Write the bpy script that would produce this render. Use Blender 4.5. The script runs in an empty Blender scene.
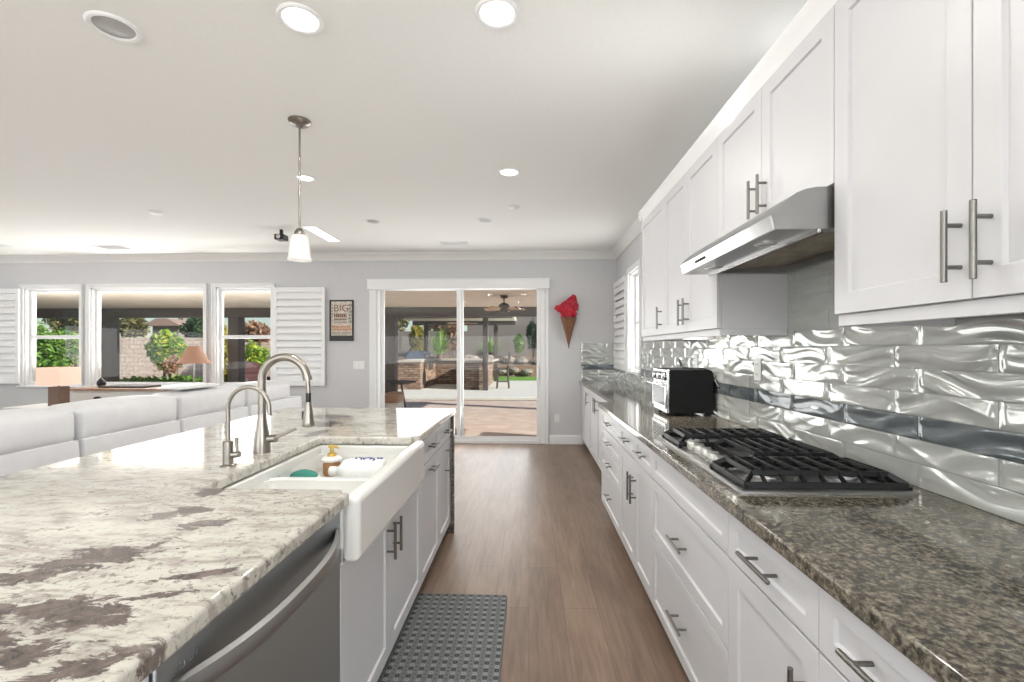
import bpy, bmesh, math, random
from mathutils import Vector, Matrix
PI = math.pi
SC = bpy.context.scene
COL = SC.collection
RX = bpy.data

# ------------------------------------------------------------------ camera
CAM_H, F_PX, YAW, HORIZON = 1.35, 465.0, math.atan(17 / 465.0), 350.0
cd = bpy.data.cameras.new('camera'); cam = bpy.data.objects.new('camera', cd); COL.objects.link(cam)
cd.sensor_width = 36.0; cd.lens = F_PX * 36 / 1024.0
cd.shift_y = (HORIZON - 341) / 1024.0
cd.clip_start = 0.02; cd.clip_end = 200
cam.location = (0, 0, CAM_H); cam.rotation_euler = (PI / 2, 0, YAW)
SC.camera = cam

# ------------------------------------------------------------------ world, sun, exposure
SC.view_settings.view_transform = 'Standard'; SC.view_settings.look = 'None'
SC.view_settings.gamma = 1.0; SC.view_settings.exposure = 0.0; SC.view_settings.use_curve_mapping = False
world = bpy.data.worlds.new('world'); SC.world = world; world.use_nodes = True
wn = world.node_tree.nodes; wl = world.node_tree.links
sky = wn.new('ShaderNodeTexSky'); sky.sky_type = 'NISHITA'; sky.sun_disc = False
sky.sun_elevation = math.radians(42); sky.sun_rotation = math.radians(70); sky.air_density = 1.0; sky.dust_density = 0.4; sky.ozone_density = 2.0
wl.new(sky.outputs[0], wn['Background'].inputs[0]); wn['Background'].inputs[1].default_value = 0.13

sd = bpy.data.lights.new('sun', 'SUN'); sun = bpy.data.objects.new('sun', sd); COL.objects.link(sun)
sd.energy = 9.0; sd.angle = math.radians(0.6); sd.color = (1, 0.95, 0.87)
sun.rotation_euler = Vector((0.82, -0.30, 0.46)).to_track_quat('Z', 'Y').to_euler()

def area_light(name, loc, direction, sx, sy, power, color=(1, 1, 1), shape='RECTANGLE', spread=PI):
    ld = bpy.data.lights.new(name, 'AREA'); lo = bpy.data.objects.new(name, ld); COL.objects.link(lo)
    ld.shape = shape; ld.size = sx; ld.size_y = sy; ld.energy = power; ld.color = color; ld.spread = spread
    lo.location = loc; lo.rotation_euler = Vector(direction).to_track_quat('-Z', 'Y').to_euler()
    return lo
# light from added unseen windows (rear, right, left), then daylight at the far windows
area_light('fill_rear', (-3.2, -3.98, 1.35), (0, 1, 1.7), 6.6, 2.2, 230, (0.965, 0.985, 1.0))
area_light('fill_right', (1.46, -2.0, 1.5), (-1, 0.45, 0.1), 1.9, 1.2, 95, (0.965, 0.985, 1.0))  # added to brighten the island fronts
area_light('fill_side', (-9.68, 1.6, 1.35), (1, 0, 1.7), 5.6, 2.2, 150, (0.965, 0.985, 1.0))
for _x, _w, _p in ((-7.08, 0.7, 14), (-5.62, 1.6, 32), (-4.15, 0.75, 14)):
    area_light('daylight_far', (_x, 6.86, 1.6), (0, -1, 0.2), _w, 1.2, _p)
area_light('daylight_far', (-1.0, 6.90, 1.1), (0, -1, 0.2), 2.0, 2.0, 45)
# lights added out of view to brighten the ceiling: cabinet-top strip and uplights
area_light('fill_cabinet_top', (1.12, 2.1, 2.47), (-0.5, 0, 1), 0.1, 3.0, 4.5, (0.98, 0.99, 1.0))
for _x, _y, _p in ((-4.6, -1.6, 95), (-0.6, -2.6, 95), (-6.8, 1.2, 55)): area_light('fill_up', (_x, _y, 1.85), (0, 0, 1), 0.5, 0.5, _p, (0.97, 0.99, 1.0), 'DISK')
for _x in (-4.66, -6.60, -8.6): area_light('fill_patio_roof', (_x, 7.05, 0.95), (0, 0.3, 1), 0.5, 0.2, 38, (1.0, 0.95, 0.88))  # unseen lights added outside to brighten the patio ceiling
area_light('daylight_kitchen', (1.42, 5.52, 1.7), (-1, 0, 0.0), 0.45, 1.1, 12)

# ------------------------------------------------------------------ materials
MATS = {}
def new_mat(name):
    m = bpy.data.materials.new(name); m.use_nodes = True
    MATS[name] = m
    nt = m.node_tree
    return m, nt, nt.nodes['Principled BSDF'], nt.nodes, nt.links
def node(nt, kind, **kw):
    n = nt.nodes.new(kind)
    for k, v in kw.items():
        if hasattr(n, k): setattr(n, k, v)
        else: n.inputs[k].default_value = v
    return n
def coords(nt, scale=(1, 1, 1), rot=(0, 0, 0)):
    tc = nt.nodes.new('ShaderNodeTexCoord'); mp = nt.nodes.new('ShaderNodeMapping')
    mp.inputs['Scale'].default_value = scale; mp.inputs['Rotation'].default_value = rot
    nt.links.new(tc.outputs['Object'], mp.inputs['Vector'])
    return mp.outputs[0]
def noise(nt, vec, scale, detail=3.0, rough=0.55, dist=0.0):
    n = nt.nodes.new('ShaderNodeTexNoise')
    n.inputs['Scale'].default_value = scale; n.inputs['Detail'].default_value = detail
    n.inputs['Roughness'].default_value = rough; n.inputs['Distortion'].default_value = dist
    nt.links.new(vec, n.inputs['Vector'])
    return n.outputs[0]
def ramp(nt, fac, stops):
    r = nt.nodes.new('ShaderNodeValToRGB'); e = r.color_ramp.elements
    while len(e) < len(stops): e.new(0.5)
    for i, (p, c) in enumerate(stops):
        e[i].position = p; e[i].color = (c, c, c, 1) if isinstance(c, (int, float)) else (*c, 1)
    nt.links.new(fac, r.inputs[0])
    return r.outputs[0]
def mixc(nt, fac, a, b, mode='MIX'):
    m = nt.nodes.new('ShaderNodeMix'); m.data_type = 'RGBA'; m.blend_type = mode
    for s, v in ((m.inputs[0], fac), (m.inputs[6], a), (m.inputs[7], b)):
        if isinstance(v, (int, float)): s.default_value = v
        elif isinstance(v, tuple): s.default_value = (*v, 1) if len(v) == 3 else v
        else: nt.links.new(v, s)
    return m.outputs[2]
def math_n(nt, op, a, b=0.0, c=0.0):
    m = nt.nodes.new('ShaderNodeMath'); m.operation = op
    for s, v in zip(m.inputs, (a, b, c)):
        if isinstance(v, (int, float)): s.default_value = v
        else: nt.links.new(v, s)
    return m.outputs[0]
def bump(nt, bsdf, h, strength=0.2, dist=0.01):
    b = nt.nodes.new('ShaderNodeBump'); b.inputs['Strength'].default_value = strength; b.inputs['Distance'].default_value = dist
    nt.links.new(h, b.inputs['Height']); nt.links.new(b.outputs[0], bsdf.inputs['Normal'])
def plain(name, col, rough=0.5, metal=0.0, var=0.04, scale=25.0, bmp=0.0, spec=0.5, emit=None, estr=0.0, coat=0.0, trans=0.0, ior=1.45, stretch=(1, 1, 1)):
    m, nt, b, ns, ls = new_mat(name)
    v = noise(nt, coords(nt, stretch), scale, 3.0)
    lo = tuple(max(0, c * (1 - var)) for c in col); hi = tuple(min(1, c * (1 + var)) for c in col)
    ls.new(ramp(nt, v, [(0.3, lo), (0.7, hi)]), b.inputs['Base Color'])
    b.inputs['Roughness'].default_value = rough; b.inputs['Metallic'].default_value = metal
    b.inputs['Specular IOR Level'].default_value = spec; b.inputs['Coat Weight'].default_value = coat
    b.inputs['Transmission Weight'].default_value = trans; b.inputs['IOR'].default_value = ior
    if bmp: bump(nt, b, v, bmp, 0.004)
    if emit: b.inputs['Emission Color'].default_value = (*emit, 1); b.inputs['Emission Strength'].default_value = estr
    return m
def brushed(name, col, rough, stretch, var=0.08, scale=120):
    m, nt, b, ns, ls = new_mat(name)
    v = noise(nt, coords(nt, stretch), scale, 2.0)
    ls.new(ramp(nt, v, [(0.25, tuple(c * (1 - var) for c in col)), (0.75, tuple(min(1, c * (1 + var)) for c in col))]), b.inputs['Base Color'])
    b.inputs['Metallic'].default_value = 1.0
    ls.new(ramp(nt, v, [(0.2, rough * 0.85), (0.8, rough * 1.15)]), b.inputs['Roughness'])
    return m

plain('cabinet_white', (0.60, 0.60, 0.615), 0.38, var=0.01, scale=6)
plain('trim_white', (0.82, 0.82, 0.82), 0.4, var=0.01, scale=6)
plain('wall_paint', (0.615, 0.615, 0.625), 0.75, var=0.02, scale=30, bmp=0.03)
plain('ceiling_paint', (0.87, 0.87, 0.845), 0.85, var=0.015, scale=60, bmp=0.06)
plain('crown_paint', (0.80, 0.79, 0.77), 0.5, var=0.01)
plain('shutter_white', (0.86, 0.86, 0.86), 0.4, var=0.01)
plain('ceramic', (0.76, 0.76, 0.735), 0.09, var=0.01, scale=4, coat=0.4)
plain('toe_dark', (0.10, 0.10, 0.10), 0.6)
plain('logo_grey', (0.16, 0.16, 0.16), 0.5)
plain('shadow_gap', (0.03, 0.03, 0.03), 0.8)
plain('black_plastic', (0.012, 0.012, 0.013), 0.28, var=0.1)
plain('black_matte', (0.007, 0.007, 0.0075), 0.55, var=0.2, scale=60, spec=0.25)
plain('cast_iron', (0.006, 0.006, 0.0065), 0.40, spec=0.4, var=0.3, scale=150, bmp=0.12)
plain('white_plastic', (0.80, 0.80, 0.78), 0.35, var=0.01)
plain('bottle_white', (0.78, 0.79, 0.77), 0.3, var=0.02)
plain('bottle_ink', (0.05, 0.07, 0.22), 0.4)
plain('green_sponge', (0.05, 0.25, 0.20), 0.8, bmp=0.5, scale=180)
plain('gold_plastic', (0.62, 0.42, 0.10), 0.3, metal=0.6)
plain('amber', (0.36, 0.17, 0.06), 0.2, var=0.2, scale=40)
plain('sofa_leather', (0.71, 0.71, 0.72), 0.48, var=0.03, scale=14, bmp=0.08)
plain('brown_wood', (0.13, 0.075, 0.05), 0.45, var=0.3, scale=14, stretch=(1, 1, 12))
plain('table_wood', (0.30, 0.18, 0.12), 0.45, var=0.25, scale=10, stretch=(1, 10, 10))
plain('dresser_white', (0.62, 0.61, 0.58), 0.5, var=0.03)
plain('shade_linen', (0.66, 0.50, 0.42), 0.8, var=0.05, scale=200, emit=(1.0, 0.62, 0.44), estr=0.42)
plain('shade_tan', (0.36, 0.22, 0.16), 0.8, var=0.1, scale=120, emit=(1.0, 0.36, 0.18), estr=0.10)
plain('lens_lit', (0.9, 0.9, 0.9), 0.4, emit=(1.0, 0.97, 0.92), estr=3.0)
plain('lens_unlit', (0.42, 0.42, 0.41), 0.4, var=0.1, scale=200)
plain('strip_lit', (0.9, 0.9, 0.9), 0.4, emit=(1.0, 0.98, 0.95), estr=2.2)
plain('frosted_glass', (0.86, 0.85, 0.83), 0.35, var=0.02, trans=0.45, emit=(1.0, 0.93, 0.86), estr=0.10)
plain('red_tissue', (0.42, 0.012, 0.030), 0.35, var=0.5, scale=30, bmp=0.8)
plain('basket_rust', (0.18, 0.075, 0.035), 0.5, var=0.45, scale=40, bmp=0.4)
plain('sign_face', (0.62, 0.57, 0.49), 0.6, var=0.3, scale=45)
plain('ink_brown', (0.20, 0.10, 0.06), 0.6)
plain('ink_orange', (0.50, 0.22, 0.10), 0.6)
plain('ink_grey', (0.24, 0.23, 0.21), 0.6)
plain('grease_filter', (0.26, 0.21, 0.15), 0.45, metal=0.4, var=0.35, scale=16)
plain('patio_stain', (0.44, 0.35, 0.30), 0.8, var=0.14, scale=3.0, bmp=0.1)
plain('pale_concrete', (0.52, 0.515, 0.48), 0.85, var=0.06, scale=5, bmp=0.1)
plain('cover_beam', (0.075, 0.062, 0.056), 0.6, var=0.15, scale=8)
plain('cover_roof', (0.84, 0.76, 0.66), 0.7, var=0.05, scale=4)
plain('grey_post', (0.17, 0.17, 0.175), 0.6, var=0.08)
plain('fan_bronze', (0.045, 0.03, 0.022), 0.4, metal=0.5)
plain('fan_blade', (0.46, 0.30, 0.18), 0.5, var=0.25, scale=12)
plain('bar_top', (0.42, 0.37, 0.32), 0.35, var=0.2, scale=14)
plain('grill_steel', (0.06, 0.08, 0.12), 0.22, metal=0.8)
plain('steel_bright', (0.60, 0.60, 0.60), 0.28, metal=1.0)
plain('stool_metal', (0.10, 0.09, 0.085), 0.4, metal=0.6)
plain('lawn_green', (0.11, 0.25, 0.03), 0.9, var=0.35, scale=40, bmp=0.5)
plain('boulder', (0.26, 0.22, 0.19), 0.9, var=0.3, scale=6, bmp=0.6)
plain('soil', (0.18, 0.12, 0.08), 0.95, var=0.3, scale=10)
plain('bark', (0.12, 0.08, 0.055), 0.9, var=0.3, scale=20, bmp=0.5)
plain('red_cushion', (0.045, 0.010, 0.011), 0.7, var=0.15)
plain('garden_stucco', (0.20, 0.175, 0.16), 0.9, var=0.06, scale=8)
plain('roof_far', (0.30, 0.21, 0.17), 0.8, var=0.15)
plain('wicker_dark', (0.05, 0.035, 0.03), 0.6, var=0.4, scale=80)
plain('teal_cloth', (0.03, 0.09, 0.10), 0.7)
brushed('nickel', (0.31, 0.285, 0.255), 0.30, (30, 30, 1), 0.06)
brushed('nickel_cab', (0.22, 0.215, 0.20), 0.30, (8, 8, 8), 0.06)
brushed('stainless', (0.36, 0.36, 0.355), 0.34, (1, 1, 40), 0.05)
brushed('stainless_dark', (0.40, 0.42, 0.425), 0.48, (60, 1, 1), 0.05)
brushed('knob_steel', (0.50, 0.49, 0.46), 0.38, (4, 4, 4), 0.03)
brushed('chrome', (0.72, 0.72, 0.72), 0.14, (4, 4, 4), 0.03)

# glass: thin architectural sheet (tinted clear, mirrors by Fresnel)
def thin_glass(name, tint):
    m, nt, b, ns, ls = new_mat(name)
    t = ns.new('ShaderNodeBsdfTransparent'); t.inputs[0].default_value = (*tint, 1)
    g = ns.new('ShaderNodeBsdfGlossy'); g.inputs['Roughness'].default_value = 0.02
    fr = ns.new('ShaderNodeFresnel'); gm = ns.new('ShaderNodeNewGeometry')
    ls.new(math_n(nt, 'MULTIPLY_ADD', gm.outputs['Backfacing'], 1 / 1.25 - 1.25, 1.25), fr.inputs[0])
    mx = ns.new('ShaderNodeMixShader')
    ls.new(fr.outputs[0], mx.inputs[0]); ls.new(t.outputs[0], mx.inputs[1]); ls.new(g.outputs[0], mx.inputs[2])
    ls.new(mx.outputs[0], ns['Material Output'].inputs[0])
thin_glass('glass', (0.96, 0.97, 0.965))
thin_glass('oven_glass', (0.25, 0.25, 0.25))

def mk_floor():
    m, nt, b, ns, ls = new_mat('floor_planks')
    v = coords(nt, (1, 1, 1), (0, 0, PI / 2))
    br = node(nt, 'ShaderNodeTexBrick', offset=0.37, offset_frequency=2)
    for k, val in (('Scale', 1.0), ('Brick Width', 1.22), ('Row Height', 0.18), ('Mortar Size', 0.0012), ('Bias', 0.0)): br.inputs[k].default_value = val
    br.inputs['Color1'].default_value = (0.9, 0.9, 0.9, 1); br.inputs['Color2'].default_value = (1.1, 1.1, 1.1, 1); br.inputs['Mortar'].default_value = (0.45, 0.45, 0.45, 1)
    ls.new(v, br.inputs['Vector'])
    g = noise(nt, coords(nt, (16, 1.3, 1)), 2.6, 6.0, 0.62, 0.6)
    g2 = noise(nt, coords(nt, (3.2, 0.8, 1)), 1.6, 3.0, 0.5, 1.0)
    c = ramp(nt, g, [(0.28, (0.118, 0.076, 0.052)), (0.5, (0.205, 0.138, 0.098)), (0.75, (0.295, 0.208, 0.152))])
    c = mixc(nt, 0.45, c, ramp(nt, g2, [(0.3, (0.135, 0.088, 0.061)), (0.7, (0.29, 0.205, 0.150))]))
    c = mixc(nt, 1.0, c, br.outputs[0], 'MULTIPLY')
    ls.new(c, b.inputs['Base Color']); b.inputs['Roughness'].default_value = 0.36
    bump(nt, b, g, 0.05, 0.003)
mk_floor()

def mk_granite_dark():
    m, nt, b, ns, ls = new_mat('granite_brown')
    v = coords(nt)
    n1 = noise(nt, v, 85, 4.0, 0.65, 0.4); n2 = noise(nt, v, 38, 3.0, 0.6, 0.8); n3 = noise(nt, v, 4, 3.0, 0.5)
    vo = node(nt, 'ShaderNodeTexVoronoi'); vo.inputs['Scale'].default_value = 110; ls.new(v, vo.inputs['Vector'])
    c = ramp(nt, n1, [(0.41, (0.008, 0.008, 0.008)), (0.47, (0.07, 0.062, 0.050)), (0.53, (0.19, 0.163, 0.125)), (0.60, (0.40, 0.355, 0.285))])
    c2 = ramp(nt, n2, [(0.43, (0.012, 0.013, 0.012)), (0.51, (0.14, 0.122, 0.096)), (0.60, (0.31, 0.27, 0.22))])
    c = mixc(nt, 0.42, c, c2)
    c = mixc(nt, ramp(nt, vo.outputs['Distance'], [(0.10, 0.55), (0.26, 0.0)]), c, (0.020, 0.021, 0.020))
    c = mixc(nt, 0.16, c, mixc(nt, n3, (0.09, 0.09, 0.082), (0.26, 0.22, 0.17)))
    c = mixc(nt, 1.0, c, (0.80, 0.80, 0.78), 'MULTIPLY')
    ls.new(c, b.inputs['Base Color']); b.inputs['Roughness'].default_value = 0.09; b.inputs['IOR'].default_value = 1.6
mk_granite_dark()

def mk_granite_light():
    m, nt, b, ns, ls = new_mat('granite_cream')
    v = coords(nt); vs = coords(nt, (0.75, 1.7, 1), (0, 0, math.radians(24)))
    big = noise(nt, vs, 2.1, 3.0, 0.55, 0.5); rag = noise(nt, vs, 20, 6.0, 0.72, 0.5); rag2 = noise(nt, v, 40, 4.0, 0.7, 0.3)
    tc = ns.new('ShaderNodeTexCoord'); sp = ns.new('ShaderNodeSeparateXYZ'); ls.new(tc.outputs['Object'], sp.inputs[0])
    # mineral patches of this slab: centre x, y, half sizes along and across, angle
    patches = [(-0.905, 0.945, 0.095, 0.055, 35), (-0.985, 0.85, 0.07, 0.022, 10), (-0.77, 0.75, 0.09, 0.03, 0), (-0.70, 0.725, 0.055, 0.028, 10), (-0.90, 0.735, 0.05, 0.03, 0),
               (-0.72, 0.635, 0.06, 0.03, 10), (-0.615, 0.615, 0.05, 0.02, 20), (-0.80, 0.665, 0.05, 0.02, 0), (-0.983, 1.40, 0.04, 0.05, 60), (-0.937, 1.215, 0.065, 0.035, 30),
               (-0.802, 1.141, 0.065, 0.03, 20), (-0.655, 0.80, 0.05, 0.010, 15), (-0.63, 0.88, 0.06, 0.013, 25), (-1.216, 2.69, 0.09, 0.12, 40), (-1.11, 2.40, 0.035, 0.09, 0), (-1.32, 3.0, 0.12, 0.10, 0)]
    acc = None
    for (cx, cy, rx, ry, ang) in patches:
        ca, sa = math.cos(math.radians(ang)), math.sin(math.radians(ang))
        dx = math_n(nt, 'SUBTRACT', sp.outputs[0], cx + 1.2); dy = math_n(nt, 'SUBTRACT', sp.outputs[1], cy - 1.6)
        p = math_n(nt, 'DIVIDE', math_n(nt, 'ADD', math_n(nt, 'MULTIPLY', dx, ca), math_n(nt, 'MULTIPLY', dy, sa)), rx)
        q = math_n(nt, 'DIVIDE', math_n(nt, 'SUBTRACT', math_n(nt, 'MULTIPLY', dy, ca), math_n(nt, 'MULTIPLY', dx, sa)), ry)
        d = math_n(nt, 'SUBTRACT', 1.0, math_n(nt, 'SQRT', math_n(nt, 'ADD', math_n(nt, 'MULTIPLY', p, p), math_n(nt, 'MULTIPLY', q, q))))
        acc = d if acc is None else math_n(nt, 'MAXIMUM', acc, d)
    acc = math_n(nt, 'MAXIMUM', acc, -0.9)
    shape = math_n(nt, 'ADD', acc, math_n(nt, 'MULTIPLY', math_n(nt, 'SUBTRACT', rag, 0.5), 5.2))
    m1 = ramp(nt, math_n(nt, 'MULTIPLY_ADD', shape, 0.5, 0.5), [(0.41, 0.0), (0.53, 0.95)])
    far = math_n(nt, 'ADD', math_n(nt, 'MULTIPLY', big, 0.72), math_n(nt, 'MULTIPLY', rag, 0.28))
    m0 = ramp(nt, far, [(0.625, 0.0), (0.65, 0.85)])
    vein = noise(nt, coords(nt, (0.6, 2.6, 1), (0, 0, math.radians(24))), 8.5, 6.0, 0.66, 1.2)
    m2 = ramp(nt, vein, [(0.53, 0.0), (0.585, 0.6), (0.70, 0.8)])
    fl = noise(nt, v, 55, 4.0, 0.7, 0.5)
    m3 = ramp(nt, fl, [(0.555, 0.0), (0.62, 0.8)])
    zone = ramp(nt, noise(nt, v, 3.6, 2.0), [(0.38, 0.35), (0.58, 1.0)])
    base = ramp(nt, noise(nt, vs, 11, 5.0, 0.66, 0.6), [(0.32, (0.27, 0.25, 0.215)), (0.44, (0.46, 0.44, 0.385)), (0.52, (0.53, 0.51, 0.45)), (0.68, (0.60, 0.585, 0.525))])
    c = mixc(nt, math_n(nt, 'MULTIPLY', m2, zone), base, (0.25, 0.215, 0.19))
    c = mixc(nt, math_n(nt, 'MULTIPLY', m3, zone), c, (0.13, 0.12, 0.11))
    blc = ramp(nt, rag2, [(0.36, (0.040, 0.029, 0.026)), (0.6, (0.135, 0.100, 0.088))])
    c = mixc(nt, math_n(nt, 'MAXIMUM', m1, m0), c, blc)
    ls.new(c, b.inputs['Base Color']); b.inputs['Roughness'].default_value = 0.07; b.inputs['IOR'].default_value = 1.65
mk_granite_light()

def mk_mat_pattern():
    m, nt, b, ns, ls = new_mat('mat_pattern')
    tc = ns.new('ShaderNodeTexCoord'); sp = ns.new('ShaderNodeSeparateXYZ'); ls.new(tc.outputs['Object'], sp.inputs[0])
    P = 0.045
    def cell(dx, dy):
        fx = math_n(nt, 'SUBTRACT', math_n(nt, 'FRACT', math_n(nt, 'ADD', math_n(nt, 'DIVIDE', sp.outputs[0], P), dx)), 0.5)
        fy = math_n(nt, 'SUBTRACT', math_n(nt, 'FRACT', math_n(nt, 'ADD', math_n(nt, 'DIVIDE', sp.outputs[1], P), dy)), 0.5)
        return math_n(nt, 'SQRT', math_n(nt, 'ADD', math_n(nt, 'MULTIPLY', fx, fx), math_n(nt, 'MULTIPLY', fy, fy)))
    d1 = cell(0.5, 0.5); d2 = cell(0.5, 0.0); d3 = cell(0.0, 0.25); d4 = cell(0.0, 0.75)
    c = mixc(nt, noise(nt, coords(nt), 300, 2), (0.105, 0.113, 0.113), (0.155, 0.163, 0.163))
    c = mixc(nt, ramp(nt, d3, [(0.06, 0.8), (0.13, 0.0)]), c, (0.045, 0.048, 0.05))
    c = mixc(nt, ramp(nt, d4, [(0.06, 0.8), (0.13, 0.0)]), c, (0.045, 0.048, 0.05))
    c = mixc(nt, ramp(nt, d1, [(0.05, 0.2), (0.10, 0.95), (0.20, 0.95), (0.27, 0.0)]), c, (0.018, 0.02, 0.021))
    c = mixc(nt, ramp(nt, d2, [(0.07, 0.0), (0.12, 0.75), (0.18, 0.75), (0.25, 0.0)]), c, (0.30, 0.315, 0.31))
    ls.new(c, b.inputs['Base Color']); b.inputs['Roughness'].default_value = 0.75
mk_mat_pattern()

def mk_brick(name, c1, c2, mortar, w, h, ms, rough=0.85):
    m, nt, b, ns, ls = new_mat(name)
    tc = ns.new('ShaderNodeTexCoord'); sp = ns.new('ShaderNodeSeparateXYZ'); ls.new(tc.outputs['Object'], sp.inputs[0])
    cb = ns.new('ShaderNodeCombineXYZ'); ls.new(math_n(nt, 'ADD', sp.outputs[0], sp.outputs[1]), cb.inputs[0]); ls.new(sp.outputs[2], cb.inputs[1])
    br = ns.new('ShaderNodeTexBrick'); ls.new(cb.outputs[0], br.inputs['Vector'])
    for k, val in (('Scale', 1.0), ('Brick Width', w), ('Row Height', h), ('Mortar Size', ms)): br.inputs[k].default_value = val
    br.inputs['Color1'].default_value = (*c1, 1); br.inputs['Color2'].default_value = (*c2, 1); br.inputs['Mortar'].default_value = (*mortar, 1)
    n = noise(nt, coords(nt), 9, 4)
    ls.new(mixc(nt, 1.0, br.outputs[0], ramp(nt, n, [(0.3, 0.65), (0.7, 1.25)]), 'MULTIPLY'), b.inputs['Base Color'])
    b.inputs['Roughness'].default_value = rough
    bump(nt, b, br.outputs['Fac'], -0.4, 0.01)
mk_brick('ledge_stone', (0.16, 0.095, 0.065), (0.36, 0.25, 0.18), (0.06, 0.045, 0.04), 0.30, 0.075, 0.008)
mk_brick('block_wall', (0.56, 0.45, 0.38), (0.62, 0.50, 0.42), (0.38, 0.31, 0.27), 0.40, 0.20, 0.012)

def mk_leaf(name, cols, rough=0.55):
    m, nt, b, ns, ls = new_mat(name)
    g = ns.new('ShaderNodeNewGeometry')
    n = len(cols)
    ls.new(ramp(nt, g.outputs['Random Per Island'], [((i + 0.5) / n, c) for i, c in enumerate(cols)]), b.inputs['Base Color'])
    b.inputs['Roughness'].default_value = rough
    tr = ns.new('ShaderNodeBsdfTranslucent'); mx = ns.new('ShaderNodeMixShader'); mx.inputs[0].default_value = 0.35
    ls.new(b.inputs['Base Color'].links[0].from_socket, tr.inputs[0])
    ls.new(b.outputs[0], mx.inputs[1]); ls.new(tr.outputs[0], mx.inputs[2]); ls.new(mx.outputs[0], ns['Material Output'].inputs[0])
mk_leaf('leaf_green', [(0.05, 0.13, 0.02), (0.12, 0.27, 0.03), (0.22, 0.38, 0.05)])
mk_leaf('leaf_lemon', [(0.08, 0.20, 0.02), (0.20, 0.36, 0.04), (0.50, 0.52, 0.06)])
mk_leaf('leaf_olive', [(0.09, 0.11, 0.04), (0.20, 0.19, 0.07), (0.30, 0.23, 0.10)])
mk_leaf('leaf_dark', [(0.02, 0.055, 0.02), (0.05, 0.10, 0.03), (0.08, 0.14, 0.05)])
mk_leaf('leaf_yellow', [(0.20, 0.21, 0.03), (0.40, 0.33, 0.06), (0.50, 0.40, 0.12)])
mk_leaf('leaf_autumn', [(0.22, 0.10, 0.05), (0.38, 0.20, 0.12), (0.45, 0.33, 0.22)])
mk_leaf('leaf_palm', [(0.10, 0.24, 0.03), (0.22, 0.42, 0.06), (0.36, 0.52, 0.12)])

# backsplash glass: pale pearly sheet and its slate accent row
def mk_tile(name, a, bb, rough):
    m, nt, b, ns, ls = new_mat(name)
    v = noise(nt, coords(nt, (1, 1.2, 4)), 5, 3)
    ls.new(ramp(nt, v, [(0.3, a), (0.7, bb)]), b.inputs['Base Color'])
    b.inputs['Roughness'].default_value = rough; b.inputs['Metallic'].default_value = 0.30
    b.inputs['Coat Weight'].default_value = 0.6; b.inputs['Coat Roughness'].default_value = 0.04
mk_tile('tile_pearl', (0.47, 0.485, 0.46), (0.55, 0.56, 0.535), 0.10)
mk_tile('tile_slate', (0.10, 0.115, 0.125), (0.18, 0.20, 0.21), 0.12)
plain('grout', (0.36, 0.36, 0.34), 0.8)
def M(n): return MATS[n]

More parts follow.
